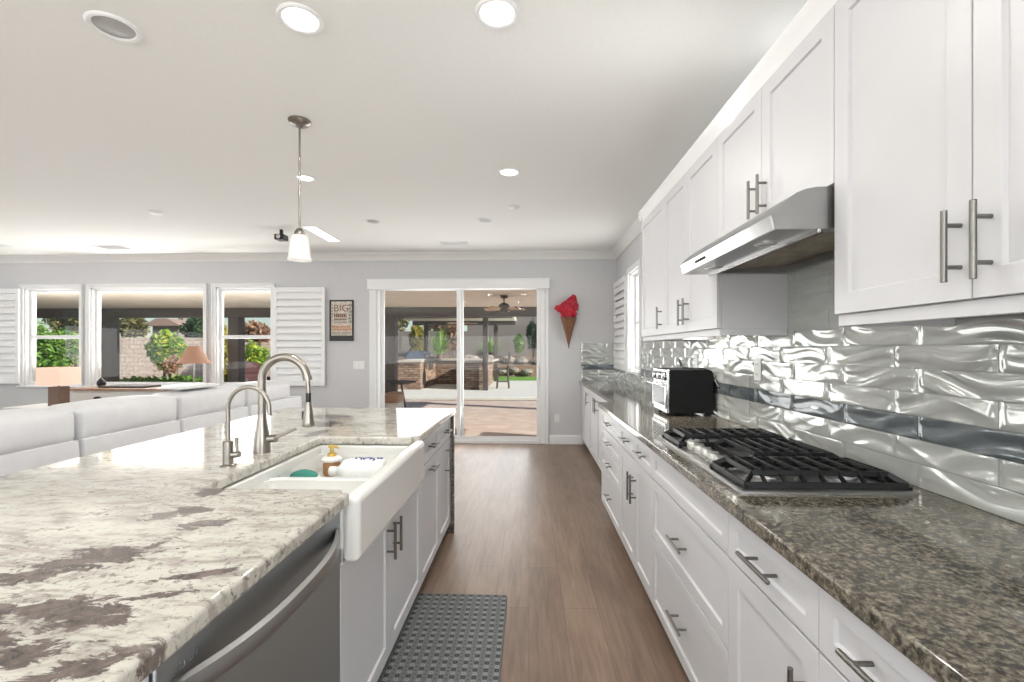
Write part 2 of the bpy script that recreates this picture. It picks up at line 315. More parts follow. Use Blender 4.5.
# ------------------------------------------------------------------ mesh builder
class MB:
    def __init__(self): self.v, self.f, self.mi, self.mats = [], [], [], []
    def add(self, vs, fs, mi=0):
        o = len(self.v); self.v += [tuple(p) for p in vs]
        for f in fs: self.f.append([i + o for i in f]); self.mi.append(mi)
        return self
    def box(self, x0, x1, y0, y1, z0, z1, mi=0):
        vs = [(x, y, z) for z in (z0, z1) for y in (y0, y1) for x in (x0, x1)]
        return self.add(vs, [(0, 2, 3, 1), (4, 5, 7, 6), (0, 1, 5, 4), (2, 6, 7, 3), (0, 4, 6, 2), (1, 3, 7, 5)], mi)
    def prism(self, poly, axis, a, b, mi=0):
        n = len(poly)
        def P(p, t):
            return {'x': (t, p[0], p[1]), 'y': (p[0], t, p[1]), 'z': (p[0], p[1], t)}[axis]
        vs = [P(p, a) for p in poly] + [P(p, b) for p in poly]
        fs = [list(range(n)), list(range(2 * n - 1, n - 1, -1))] + [(i, i + n, (i + 1) % n + n, (i + 1) % n) for i in range(n)]
        return self.add(vs, fs, mi)
    def tube(self, path, r, n=10, mi=0, caps=True):
        pts = [Vector(p) for p in path]; rs = r if isinstance(r, (list, tuple)) else [r] * len(pts)
        vs = []; prev = None
        for i, p in enumerate(pts):
            t = (pts[min(i + 1, len(pts) - 1)] - pts[max(i - 1, 0)]).normalized()
            if prev is None:
                u = t.orthogonal().normalized()
            else:
                u = (prev - t * prev.dot(t)); u = u.normalized() if u.length > 1e-6 else t.orthogonal().normalized()
            prev = u; w = t.cross(u)
            for k in range(n):
                a = 2 * PI * k / n; vs.append(p + (u * math.cos(a) + w * math.sin(a)) * rs[i])
        fs = [(i * n + k, i * n + (k + 1) % n, (i + 1) * n + (k + 1) % n, (i + 1) * n + k) for i in range(len(pts) - 1) for k in range(n)]
        if caps: fs += [list(range(n - 1, -1, -1)), list(range((len(pts) - 1) * n, len(pts) * n))]
        return self.add(vs, fs, mi)
    def lathe(self, prof, c=(0, 0, 0), n=28, mi=0, mat=None, caps=True):
        vs = []
        for r, z in prof:
            for k in range(n):
                a = 2 * PI * k / n; p = Vector((r * math.cos(a), r * math.sin(a), z))
                if mat is not None: p = mat @ p
                vs.append((p[0] + c[0], p[1] + c[1], p[2] + c[2]))
        m = len(prof)
        fs = [(i * n + k, i * n + (k + 1) % n, (i + 1) * n + (k + 1) % n, (i + 1) * n + k) for i in range(m - 1) for k in range(n)]
        if caps: fs += [list(range(n - 1, -1, -1)), list(range((m - 1) * n, m * n))]
        return self.add(vs, fs, mi)
    def sphere(self, c, r, n=16, m=10, mi=0, jit=0.0, rng=None):
        rx, ry, rz = r if isinstance(r, tuple) else (r, r, r)
        vs = [(c[0], c[1], c[2] + rz)]
        for i in range(1, m):
            for k in range(n):
                th = PI * i / m; ph = 2 * PI * k / n; j = 1 + (rng.uniform(-jit, jit) if rng else 0)
                vs.append((c[0] + rx * j * math.sin(th) * math.cos(ph), c[1] + ry * j * math.sin(th) * math.sin(ph), c[2] + rz * j * math.cos(th)))
        vs.append((c[0], c[1], c[2] - rz)); L = len(vs) - 1
        fs = [(0, 1 + k, 1 + (k + 1) % n) for k in range(n)]
        for i in range(m - 2):
            for k in range(n):
                a = 1 + i * n
                fs.append((a + k, a + n + k, a + n + (k + 1) % n, a + (k + 1) % n))
        a = 1 + (m - 2) * n
        fs += [(a + k, L, a + (k + 1) % n) for k in range(n)]
        return self.add(vs, fs, mi)
    def build(self, name, mat, parent=None, bevel=0.0, seg=2, smooth=True, recalc=True, sub=0):
        me = bpy.data.meshes.new(name)
        off = Vector((0, 0, 0)); q = parent
        while q is not None: off += q.location; q = q.parent
        me.from_pydata([Vector(p) - off for p in self.v], [], self.f)
        for mm in (mat if isinstance(mat, (list, tuple)) else [mat]):
            me.materials.append(M(mm) if isinstance(mm, str) else mm)
        me.polygons.foreach_set('material_index', self.mi)
        me.update()
        if recalc:
            bm = bmesh.new(); bm.from_mesh(me); bmesh.ops.recalc_face_normals(bm, faces=bm.faces[:]); bm.to_mesh(me); bm.free()
        if smooth:
            me.polygons.foreach_set('use_smooth', [True] * len(me.polygons)); me.set_sharp_from_angle(angle=math.radians(38))
        o = bpy.data.objects.new(name, me); COL.objects.link(o)
        if parent is not None: o.parent = parent
        if bevel:
            b = o.modifiers.new('bevel', 'BEVEL'); b.width = bevel; b.segments = seg; b.limit_method = 'ANGLE'; b.angle_limit = math.radians(40)
            b.harden_normals = False
        if sub:
            s = o.modifiers.new('sub', 'SUBSURF'); s.levels = sub; s.render_levels = sub
        return o
def thing(name, label, cat, loc=(0, 0, 0), group=None, kind=None):
    o = bpy.data.objects.new(name, None); COL.objects.link(o); o.location = loc; o.empty_display_size = 0.1
    tag(o, label, cat, group, kind); return o
def tag(o, label=None, cat=None, group=None, kind=None):
    if label: o['label'] = label
    if cat: o['category'] = cat
    if group: o['group'] = group
    if kind: o['kind'] = kind
    return o
def struct(o): o['kind'] = 'structure'; return o
def dup(root, loc, label, rotz=None):
    def cp(o, par):
        c = o.copy(); COL.objects.link(c)
        if par is not None: c.parent = par
        for ch in list(o.children): cp(ch, c)
        return c
    r = cp(root, None); r.location = loc
    if rotz is not None: r.rotation_euler[2] = rotz
    r['label'] = label
    return r
def B(*a): return MB().box(*a)
def text(name, s, size, loc, rot, mat, parent, extrude=0.0006):
    c = bpy.data.curves.new(name, 'FONT'); c.body = s; c.size = size; c.extrude = extrude; c.align_x = 'CENTER'; c.align_y = 'CENTER'
    c.materials.append(M(mat)); o = bpy.data.objects.new(name, c); COL.objects.link(o)
    off = Vector((0, 0, 0)); q = parent
    while q is not None: off += q.location; q = q.parent
    o.rotation_euler = rot
    dg = bpy.context.evaluated_depsgraph_get(); me = bpy.data.meshes.new_from_object(o.evaluated_get(dg)); me.name = name
    bpy.data.objects.remove(o); q = bpy.data.objects.new(name, me); COL.objects.link(q)
    q.parent = parent; q.location = Vector(loc) - off; q.rotation_euler = rot
    return q
def at(u, v, Y):                                   # a direction measured in the photograph carried out to depth Y
    a = (u - 512) / F_PX; bb = (HORIZON - v) / F_PX
    r = Vector((a * math.cos(YAW) - math.sin(YAW), math.cos(YAW) + a * math.sin(YAW), bb))
    t = Y / r[1]
    return t * r[0], CAM_H + t * r[2]

# ------------------------------------------------------------------ the room
XR, XL, YF, YB, ZC = 1.25, -9.5, 6.69, -3.8, 2.75
struct(B(XL - 0.15, XR + 0.15, YB - 0.15, YF + 0.15, -0.12, 0.0).build('floor', 'floor_planks'))
struct(B(XL - 0.15, XR + 0.15, YB - 0.15, YF + 0.15, ZC, ZC + 0.12).build('ceiling', 'ceiling_paint'))
def wall_with_holes(name, axis, c0, c1, a0, a1, holes, mat='wall_paint'):
    m = MB(); cuts = sorted(holes); x = a0
    def put(p, q, z0, z1):
        if q - p < 1e-4 or z1 - z0 < 1e-4: return
        if axis == 'y': m.box(p, q, c0, c1, z0, z1)
        else: m.box(c0, c1, p, q, z0, z1)
    for (h0, h1, z0, z1) in cuts:
        put(x, h0, 0, ZC); put(h0, h1, 0, z0); put(h0, h1, z1, ZC); x = h1
    put(x, a1, 0, ZC)
    return struct(m.build(name, mat, smooth=False))
W1 = (-7.545, -6.685, 0.82, 2.275); W2 = (-6.52, -4.79, 0.82, 2.275); W3 = (-4.61, -3.77, 0.82, 2.275)
DR = (-2.22, 0.235, 0.0, 2.28); W4 = (5.24, 5.80, 1.10, 2.29)
FILL_RIGHT = (-3.0, -1.0, 0.9, 2.15)
wall_with_holes('wall_far', 'y', YF, YF + 0.15, XL - 0.15, XR + 0.15, [W1, W2, W3, DR])
wall_with_holes('wall_right', 'x', XR, XR + 0.15, YB, YF, [FILL_RIGHT, W4])
FILL_RIGHT = (-3.0, -1.0, 0.9, 2.15); REAR = (-6.6, 0.2, 0.25, 2.35); SIDE = (-1.2, 4.4, 0.25, 2.35)  # wall openings for the added unseen windows
wall_with_holes('wall_back', 'y', YB - 0.15, YB, XL - 0.15, XR + 0.15, [REAR])
wall_with_holes('wall_left', 'x', XL - 0.15, XL, YB, YF, [SIDE])

# crown mouldings and baseboards
def crown_prof(d=0.095, h=0.10):                   # (out from wall, down from ceiling)
    return [(0, 0), (d, 0), (d, 0.014), (d * 0.80, 0.026), (d * 0.62, h * 0.38), (d * 0.38, h * 0.62), (d * 0.22, h * 0.80), (d * 0.16, h), (0, h)]
struct(MB().prism([(YF - a, ZC - z) for a, z in crown_prof()], 'x', XL, XR).build('trim_1', 'crown_paint'))
struct(MB().prism([(XR - a, ZC - z) for a, z in crown_prof()], 'y', YB, YF).build('trim_2', 'crown_paint'))
struct(MB().prism([(XL + a, ZC - z) for a, z in crown_prof()], 'y', YB, YF).build('trim_3', 'crown_paint'))
bp = [(0, 0), (0.016, 0), (0.016, 0.10), (0.012, 0.118), (0.006, 0.13), (0, 0.13)]
m = MB()
for a, b in ((XL, -2.33), (0.29, 0.76)): m.prism([(YF - p, z) for p, z in bp], 'x', a, b)
struct(m.build('baseboard_far', 'trim_white'))
struct(MB().prism([(XL + p, z) for p, z in bp], 'y', YB, YF).build('baseboard_left', 'trim_white'))

# windows of the far wall: casing, jamb lining, sash, meeting rail, pane, sill
def far_window(idx, W, rail, mull=()):
    x0, x1, z0, z1 = W
    root = bpy.data.objects.new('window_%d' % idx, None); COL.objects.link(root); root.location = ((x0 + x1) / 2, YF, z0); struct(root)
    c = 0.045
    m = MB()
    m.box(x0 - c, x0, YF - 0.022, YF, z0 - 0.01, z1 + c); m.box(x1, x1 + c, YF - 0.022, YF, z0 - 0.01, z1 + c); m.box(x0, x1, YF - 0.022, YF, z1, z1 + c)
    m.box(x0 - c - 0.008, x0 - c + 0.012, YF - 0.032, YF, z0 - 0.01, z1 + c + 0.008); m.box(x1 + c - 0.012, x1 + c + 0.008, YF - 0.032, YF, z0 - 0.01, z1 + c + 0.008)
    m.box(x0 - c, x1 + c, YF - 0.032, YF, z1 + c - 0.012, z1 + c + 0.008)
    m.build('casing', 'trim_white', root, 0.003)
    m = MB()
    m.box(x0 - 0.002, x0 + 0.018, YF, YF + 0.15, z0, z1); m.box(x1 - 0.018, x1 + 0.002, YF, YF + 0.15, z0, z1); m.box(x0, x1, YF, YF + 0.15, z1 - 0.018, z1 + 0.002); m.box(x0, x1, YF, YF + 0.15, z0 - 0.002, z0 + 0.014)
    m.build('jamb', 'trim_white', root)
    m = MB(); s = 0.036; y0, y1 = YF + 0.055, YF + 0.10
    X0, X1, Z0, Z1 = x0 + 0.018, x1 - 0.018, z0 + 0.014, z1 - 0.018
    m.box(X0, X0 + s, y0, y1, Z0, Z1); m.box(X1 - s, X1, y0, y1, Z0, Z1); m.box(X0 + s, X1 - s, y0, y1, Z0, Z0 + s); m.box(X0 + s, X1 - s, y0, y1, Z1 - s, Z1)
    if rail: m.box(X0 + s, X1 - s, y0 - 0.01, y1, rail - 0.025, rail + 0.025)
    m.build('sash', 'trim_white', root, 0.003)
    B(X0 + s - 0.003, X1 - s + 0.003, YF + 0.076, YF + 0.080, Z0 + s - 0.003, Z1 - s + 0.003).build('pane', 'glass', root, smooth=False)
    MB().prism([(YF + 0.06, z0 - 0.03), (YF + 0.06, z0), (YF - 0.05, z0), (YF - 0.056, z0 - 0.012), (YF - 0.05, z0 - 0.028)], 'x', x0 - c - 0.03, x1 + c + 0.03).build('sill', 'trim_white', root, 0.002)
    return root
far_window(1, W1, 1.545); far_window(2, W2, None); far_window(3, W3, 1.545)
# window over the counter on the right wall
root = bpy.data.objects.new('window_4', None); COL.objects.link(root); root.location = (XR, 5.52, 1.10); struct(root)
y0, y1, z0, z1 = W4; c = 0.07
m = MB(); m.box(XR - 0.03, XR, y0 - c, y0, z0 - 0.02, z1 + c); m.box(XR - 0.03, XR, y1, y1 + c, z0 - 0.02, z1 + c); m.box(XR - 0.03, XR, y0, y1, z1, z1 + c); m.box(XR - 0.045, XR, y0 - c, y1 + c, z0 - 0.03, z0)
m.build('casing', 'trim_white', root, 0.003)
m = MB(); m.box(XR, XR + 0.15, y0, y0 + 0.015, z0, z1); m.box(XR, XR + 0.15, y1 - 0.015, y1, z0, z1); m.box(XR, XR + 0.15, y0, y1, z1 - 0.015, z1); m.box(XR, XR + 0.15, y0, y1, z0, z0 + 0.015)
m.build('jamb', 'trim_white', root)
m = MB()
for a in (y0 + 0.015, y1 - 0.055): m.box(XR + 0.06, XR + 0.10, a, a + 0.04, z0 + 0.015, z1 - 0.015)
for a in (z0 + 0.015, 1.66, z1 - 0.055): m.box(XR + 0.06, XR + 0.10, y0 + 0.055, y1 - 0.055, a, a + 0.04)
m.build('sash', 'trim_white', root, 0.003)
B(XR + 0.078, XR + 0.082, y0 + 0.05, y1 - 0.05, z0 + 0.05, z1 - 0.05).build('pane', 'glass', root, smooth=False)
# unseen windows added to the rear, left and right walls to brighten the room
def fill_window(idx, axis, c, a0, a1, z0, z1, n):
    root = bpy.data.objects.new('window_%d' % idx, None); COL.objects.link(root); root.location = ((a0 + a1) / 2, c, z0) if axis == 'y' else (c, (a0 + a1) / 2, z0); struct(root)
    m = MB()
    def bx(p, q, u, v, t0=-0.04, t1=0.04):
        if axis == 'y': m.box(p, q, c + t0, c + t1, u, v)
        else: m.box(c + t0, c + t1, p, q, u, v)
    bx(a0, a1, z0, z0 + 0.07); bx(a0, a1, z1 - 0.07, z1)
    for i in range(n + 1):
        p = a0 + (a1 - a0 - 0.08) * i / n; bx(p, p + 0.08, z0 + 0.07, z1 - 0.07)
    m.build('sash', 'trim_white', root, 0.004)
fill_window(7, 'x', XR + 0.07, *FILL_RIGHT, 2); fill_window(5, 'y', YB - 0.07, *REAR, 4); fill_window(6, 'x', XL - 0.07, *SIDE, 4)

# sliding glass door
door = bpy.data.objects.new('door_1', None); COL.objects.link(door); door.location = (-1.0, YF, 0); struct(door)
m = MB(); m.box(-2.33, 0.29, YF - 0.085, YF, 2.225, 2.368); m.box(-2.335, 0.295, YF - 0.09, YF, 2.355, 2.372)
m.build('valance', 'trim_white', door, 0.004)
m = MB(); m.box(-2.315, -2.222, YF - 0.03, YF, 0, 2.225); m.box(0.237, 0.28, YF - 0.03, YF, 0, 2.225); m.build('casing', 'trim_white', door, 0.003)
m = MB(); m.box(-2.22, -2.185, YF, YF + 0.14, 0.0, 2.28); m.box(0.165, 0.235, YF, YF + 0.14, 0.0, 2.28); m.box(-2.185, 0.165, YF, YF + 0.14, 2.255, 2.28); m.box(-2.185, 0.165, YF, YF + 0.14, 0.0, 0.045)
m.build('door_frame', 'trim_white', door, 0.003)
def panel(x0, x1, y0, y1):
    s = 0.052; m = MB(); z0, z1 = 0.045, 2.255
    m.box(x0, x0 + s, y0, y1, z0, z1); m.box(x1 - s, x1, y0, y1, z0, z1); m.box(x0 + s, x1 - s, y0, y1, z0, z0 + s); m.box(x0 + s, x1 - s, y0, y1, z1 - 0.03, z1)
    p = m.build('panel', 'trim_white', door, 0.003)
    g = B(x0 + s - 0.004, x1 - s + 0.004, (y0 + y1) / 2 - 0.002, (y0 + y1) / 2 + 0.002, z0 + s - 0.004, z1 - 0.027).build('pane', 'glass', p, smooth=False)
    return p
panel(-2.185, -0.96, YF + 0.085, YF + 0.125)
p = panel(-1.05, 0.165, YF + 0.03, YF + 0.07)
m = MB(); m.box(0.115, 0.14, YF - 0.002, YF + 0.03, 0.92, 1.16); m.box(0.120, 0.135, YF - 0.03, YF - 0.002, 0.94, 0.955); m.box(0.120, 0.135, YF - 0.03, YF - 0.002, 1.125, 1.14); m.box(0.120, 0.135, YF - 0.042, YF - 0.03, 0.94, 1.14)
m.build('door_handle', 'trim_white', p, 0.003)

# plantation shutters
def shutter(label, x0, x1, z0, z1, y, tilt, n):
    t = thing('plantation_shutter', label, 'shutter', ((x0 + x1) / 2, y, z0))
    s = 0.05; m = MB(); d = 0.028
    m.box(x0, x0 + s, y - d, y, z0, z1); m.box(x1 - s, x1, y - d, y, z0, z1); m.box(x0 + s, x1 - s, y - d, y, z0, z0 + 0.07); m.box(x0 + s, x1 - s, y - d, y, z1 - 0.07, z1)
    m.build('shutter_frame', 'shutter_white', t, 0.003)
    m = MB(); H = (z1 - z0 - 0.14) / n; ca, sa = math.cos(tilt), math.sin(tilt)
    for i in range(n):
        zc = z0 + 0.07 + H * (i + 0.5); w = H * 0.56
        pr = [(-w, 0), (-w * 0.5, 0.004), (w * 0.5, 0.004), (w, 0), (w * 0.5, -0.004), (-w * 0.5, -0.004)]
        m.prism([(y - d / 2 + a * ca - b * sa, zc + a * sa + b * ca) for a, b in pr], 'x', x0 + s, x1 - s)
    m.build('louvers', 'shutter_white', t)
    return t
shutter('white louvered shutter folded open on the wall between right window and word sign', -3.715, -2.955, 0.83, 2.262, YF - 0.035, math.radians(72), 13)
shutter('white louvered shutter at left edge of photo, beyond the lit square lamp', -8.36, -7.575, 0.85, 2.262, YF - 0.035, math.radians(72), 13)
ts = shutter('small white louvered shutter above the far corner of the brown counter', -0.39, 0.39, 1.09, 2.29, 0.0, math.radians(72), 11)
ts.rotation_euler[2] = PI / 2; ts.location = (XR - 0.022, 6.27, 1.09)
ts.rotation_euler[2] = -PI / 2

# ------------------------------------------------------------------ backsplash tiles
def tile_relief(rng, nu, nv):
    """glass pressed into flowing waves whose curved crests run together towards the tile's ends"""
    ph1, ph2, ph3, ph4 = (rng.uniform(0, 6.28) for _ in range(4))
    sl = rng.choice((-1, 1)) * rng.uniform(0.35, 0.75); am = rng.uniform(0.75, 1.2)
    out = []
    for j in range(nv + 1):
        for i in range(nu + 1):
            u, v = i / nu, j / nv
            w = v + sl * (u - 0.5) + 0.30 * math.sin(2 * PI * 0.75 * u + ph1)
            s = math.sin(2 * PI * 1.0 * w + ph2); s = (abs(s) ** 0.62) * (1 if s > 0 else -1)
            w2 = v - 0.7 * sl * (u - 0.5) + 0.22 * math.sin(2 * PI * 0.9 * u + ph4)
            s2 = 1 - 2 * abs(math.sin(PI * w2 + ph3)) ** 0.8
            swell = 0.5 + 0.5 * math.sin(2 * PI * 0.55 * u + ph3)
            e = min(1, 16 * u, 16 * (1 - u)); e = e * e * (3 - 2 * e); ev = 0.78 + 0.22 * min(1, 12 * v, 12 * (1 - v))
            out.append(((0.0030 * s * (0.25 + 0.75 * swell) + 0.0016 * s2 * (1 - swell)) * am + 0.0042) * e * ev)
    return out
def backsplash():
    rng = random.Random(5)
    root = bpy.data.objects.new('trim_4', None); COL.objects.link(root); root.location = (XR, 2.0, 0.915); struct(root)
    root['label'] = 'wavy pearl glass tile splashback with a slate accent row on the right wall'
    g = MB(); g.box(XR - 0.012, XR, 0.1, 5.17, 0.915, 1.46); g.box(XR - 0.012, XR, 5.17, 5.87, 0.915, 1.07); g.box(XR - 0.012, XR, 5.87, YF, 0.915, 1.45); g.box(XR - 0.012, XR, 1.40, 2.275, 1.46, 1.76)
    g.build('grout', 'grout', root, smooth=False)
    pearl, slate = MB(), MB()
    L, Hh, y_lo = 0.347, 0.075, 0.10
    zones = lambda r, y: True
    for r in range(12):
        z0 = 0.9165 + r * Hh; z1 = z0 + Hh - 0.002
        j0 = 1.521 if r % 2 == 0 else 1.614
        k = math.floor((y_lo - j0) / L)
        y = j0 + k * L
        while y < YF:
            a, b = max(y + 0.001, 0.1), min(y + L - 0.001, YF - 0.001)
            segs = [(a, b)]
            if r >= 7: segs = [(max(a, 1.405), min(b, 2.27))]
            elif r >= 2: segs = [(a, min(b, 5.165)), (max(a, 5.875), b)]
            for (p, q) in segs:
                if q - p < 0.02: continue
                near = p < 2.6
                nu, nv = (56, 18) if near else (26, 9)
                nu = max(4, int(nu * (q - p) / L))
                hs = tile_relief(rng, nu, nv)
                flat = 0.25 if r >= 7 else 1.0
                vs = [(XR - 0.0125 - 0.0045 - flat * hs[jj * (nu + 1) + ii], p + (q - p) * ii / nu, z0 + (z1 - z0) * jj / nv) for jj in range(nv + 1) for ii in range(nu + 1)]
                fs = [(jj * (nu + 1) + ii, (jj + 1) * (nu + 1) + ii, (jj + 1) * (nu + 1) + ii + 1, jj * (nu + 1) + ii + 1) for jj in range(nv) for ii in range(nu)]
                edge = [ii for ii in range(nu + 1)] + [jj * (nu + 1) + nu for jj in range(1, nv + 1)] + [nv * (nu + 1) + ii for ii in range(nu - 1, -1, -1)] + [jj * (nu + 1) for jj in range(nv - 1, 0, -1)]
                o = len(vs); vs += [(XR - 0.012, vs[i][1], vs[i][2]) for i in edge]; n = len(edge)
                fs += [(edge[i], edge[(i + 1) % n], o + (i + 1) % n, o + i) for i in range(n)]
                (slate if r == 2 else pearl).add(vs, fs)
            y += L
    pearl.build('tile_field', 'tile_pearl', root, recalc=False)
    slate.build('accent_row', 'tile_slate', root, recalc=False)
    # return on the far wall
    r2 = bpy.data.objects.new('trim_5', None); COL.objects.link(r2); r2.location = (1.0, YF, 0.915); struct(r2)
    B(0.744, XR - 0.012, YF - 0.010, YF, 0.915, 1.452).build('grout', 'grout', r2, smooth=False)
    pearl, slate = MB(), MB()
    for r in range(7):
        z0 = 0.9165 + r * 0.0765; z1 = z0 + 0.0745; nu, nv = 22, 8
        for (p, q) in (((0.746, 0.985), (0.987, 1.232)) if r % 2 else ((0.746, 1.10), (1.102, 1.232))):
            hs = tile_relief(rng, nu, nv)
            vs = [(p + (q - p) * ii / nu, YF - 0.0125 - 0.8 * hs[jj * (nu + 1) + ii], z0 + (z1 - z0) * jj / nv) for jj in range(nv + 1) for ii in range(nu + 1)]
            fs = [(jj * (nu + 1) + ii, jj * (nu + 1) + ii + 1, (jj + 1) * (nu + 1) + ii + 1, (jj + 1) * (nu + 1) + ii) for jj in range(nv) for ii in range(nu)]
            (slate if r == 2 else pearl).add(vs, fs)
    pearl.build('tile_field', 'tile_pearl', r2, recalc=False); slate.build('accent_row', 'tile_slate', r2, recalc=False)
backsplash()

# ------------------------------------------------------------------ cabinets
def slab(xf, s, a0, a1, z0, z1, fr=0.058, rec=0.009, th=0.02):
    """shaker front in the plane x = xf, its face turned towards s (-1: -x, +1: +x)"""
    g = 0.0016; a0 += g; a1 -= g; z0 += g; z1 -= g
    fz = min(fr, (z1 - z0) * 0.30)
    m = MB(); xb = xf - s * th; xr = xf - s * rec; e = 0.004
    def ring(x, i): return [(x, a0 + i, z0 + i * fz / fr), (x, a1 - i, z0 + i * fz / fr), (x, a1 - i, z1 - i * fz / fr), (x, a0 + i, z1 - i * fz / fr)]
    vs = ring(xb, 0) + ring(xf, 0) + ring(xf, fr) + ring(xr, fr + e)
    fs = [(0, 1, 2, 3), (12, 13, 14, 15)]
    for k in range(4):
        n = (k + 1) % 4
        for L in (0, 4, 8): fs.append((L + k, L + n, L + 4 + n, L + 4 + k))
    return m.add(vs, fs)
def handle(parent, xf, s, a, z, vert, L=0.165, mat='nickel_cab'):
    r = 0.006; so = 0.034; m = MB(); x1 = xf + s * so; h = L / 2; q = L * 0.29
    if vert:
        m.tube([(x1, a, z - h), (x1, a, z + h)], r, 12)
        for d in (-q, q): m.tube([(xf - s * 0.004, a, z + d), (x1, a, z + d)], 0.0048, 10)
    else:
        m.tube([(x1, a - h, z), (x1, a + h, z)], r, 12)
        for d in (-q, q): m.tube([(xf - s * 0.004, a + d, z), (x1, a + d, z)], 0.0048, 10)
    return m.build('handle', mat, parent, 0.001)
def cab_door(t, xf, s, a0, a1, z0, z1, ha=None, hz=None, L=0.165, name='door'):
    d = slab(xf, s, a0, a1, z0, z1).build(name, 'cabinet_white', t, 0.0014, 2)
    if ha is not None: handle(d, xf, s, ha, hz, True, L)
    return d
def cab_drawer(t, xf, s, a0, a1, z0, z1, pull=True, L=0.165, name='drawer'):
    d = slab(xf, s, a0, a1, z0, z1, 0.045).build(name, 'cabinet_white', t, 0.0014, 2)
    if pull: handle(d, xf, s, (a0 + a1) / 2, (z0 + z1) / 2, False, L)
    return d
XA = 0.603; ZT = 0.866
def base(label, a0, a1, xf=XA, s=-1, back=XR - 0.018, group='white base cabinets under the brown counter'):
    t = thing('base_cabinet', label, 'cabinet', ((xf + back) / 2, (a0 + a1) / 2, 0), group)
    xb = xf - s * 0.021
    MB().box(min(xb, back), max(xb, back), a0 + 0.0008, a1 - 0.0008, 0.098, 0.8755).build('body', 'cabinet_white', t)
    xk = xf - s * 0.085
    MB().box(min(xk, back), max(xk, back), a0 + 0.0008, a1 - 0.0008, 0.0, 0.098).build('toe_kick', 'cabinet_white', t)
    return t
t = base('white base cabinet nearest the bottom right corner, under the brown counter', 0.60, 0.992)
cab_drawer(t, XA, -1, 0.60, 0.992, 0.725, ZT); cab_door(t, XA, -1, 0.60, 0.992, 0.103, 0.721, 0.66, 0.565)
t = base('white base cabinet with one drawer over a door, right of the wide drawer cabinet', 0.992, 1.431)
cab_drawer(t, XA, -1, 0.992, 1.431, 0.725, ZT); cab_door(t, XA, -1, 0.992, 1.431, 0.103, 0.721, 1.035, 0.575)
t = base('white base cabinet with two wide drawers directly under the gas cooktop', 1.431, 2.302)
cab_drawer(t, XA, -1, 1.431, 2.302, 0.725, ZT, False, name='false_front')
cab_drawer(t, XA, -1, 1.431, 2.302, 0.440, 0.721); cab_drawer(t, XA, -1, 1.431, 2.302, 0.103, 0.436)
t = base('white base cabinet with paired doors below two drawers, under the toaster oven', 2.302, 3.112)
for a, b in ((2.302, 2.68), (2.68, 3.112)): cab_drawer(t, XA, -1, a, b, 0.725, ZT)
cab_door(t, XA, -1, 2.302, 2.68, 0.103, 0.721, 2.645, 0.565); cab_door(t, XA, -1, 2.68, 3.112, 0.103, 0.721, 2.715, 0.565)
t = base('white stack of four drawers at the corner where the counter steps back', 3.112, 3.895)
for a, b in ((0.725, ZT), (0.58, 0.721), (0.40, 0.576), (0.103, 0.396)): cab_drawer(t, XA, -1, 3.112, 3.895, a, b)
XC = 0.745
t = base('white set back base cabinet just beyond the four drawer stack', 3.897, 5.14, XC)
cab_door(t, XC, -1, 3.897, 4.52, 0.103, ZT, 4.46, 0.74); cab_door(t, XC, -1, 4.52, 5.14, 0.103, ZT, 5.08, 0.74)
t = base('white set back base cabinet against the far grey wall', 5.14, YF - 0.004, XC)
cab_door(t, XC, -1, 5.14, 5.77, 0.103, ZT, 5.20, 0.74); cab_door(t, XC, -1, 5.77, 6.38, 0.103, ZT, 5.86, 0.74)
MB().box(XC, XC + 0.02, 6.382, YF - 0.004, 0.103, ZT).build('filler', 'cabinet_white', t)

# brown granite worktop
o = MB().prism([(0.577, 0.10), (XR - 0.001, 0.10), (XR - 0.001, YF - 0.001), (0.714, YF - 0.001), (0.714, 3.922), (0.577, 3.922)], 'z', 0.876, 0.915).build('countertop', 'granite_brown', None, 0.007, 3)
tag(o, 'brown speckled granite counter along the right wall, under the cooktop', 'countertop')

# upper cabinets
XU = 0.90
def upper(label, a0, a1, z0, z1=2.372, rail=True):
    t = thing('wall_cabinet', label, 'cabinet', (1.08, (a0 + a1) / 2, z0), 'white wall cabinets above the splashback')
    MB().box(XU + 0.021, XR - 0.001, a0 + 0.0008, a1 - 0.0008, z0 - (0.0 if rail else 0.0), z1 + 0.03).build('body', 'cabinet_white', t)
    if rail:
        m = MB(); m.box(XU + 0.012, XU + 0.032, a0 + 0.0008, a1 - 0.0008, z0 - 0.034, z0); m.box(XU + 0.032, XR - 0.02, a0 + 0.0008, a0 + 0.02, z0 - 0.034, z0); m.box(XU + 0.032, XR - 0.02, a1 - 0.02, a1 - 0.0008, z0 - 0.034, z0)
        m.build('light_rail', 'cabinet_white', t, 0.002)
    return t
t = upper('white wall cabinet at far end of the row, beside the bright window', 3.137, 3.758, 1.453)
cab_door(t, XU, -1, 3.137, 3.758, 1.453, 2.372, 3.19, 1.567, 0.15)
t = upper('white two door wall cabinet above the black toaster oven', 2.262, 3.137, 1.453)
cab_door(t, XU, -1, 2.70, 3.137, 1.453, 2.372, 2.742, 1.567, 0.15); cab_door(t, XU, -1, 2.262, 2.70, 1.453, 2.372, 2.658, 1.567, 0.15)
t = upper('short white two door wall cabinet above the range hood', 1.407, 2.262, 1.84, rail=False)
cab_door(t, XU, -1, 1.835, 2.262, 1.842, 2.372, 1.872, 1.942, 0.15); cab_door(t, XU, -1, 1.407, 1.835, 1.842, 2.372, 1.800, 1.942, 0.15)
t = upper('large white two door wall cabinet nearest the camera, top right', 0.55, 1.407, 1.453)
cab_door(t, XU, -1, 0.979, 1.407, 1.453, 2.372, 1.004, 1.566, 0.15); cab_door(t, XU, -1, 0.55, 0.979, 1.453, 2.372, 0.940, 1.566, 0.155)
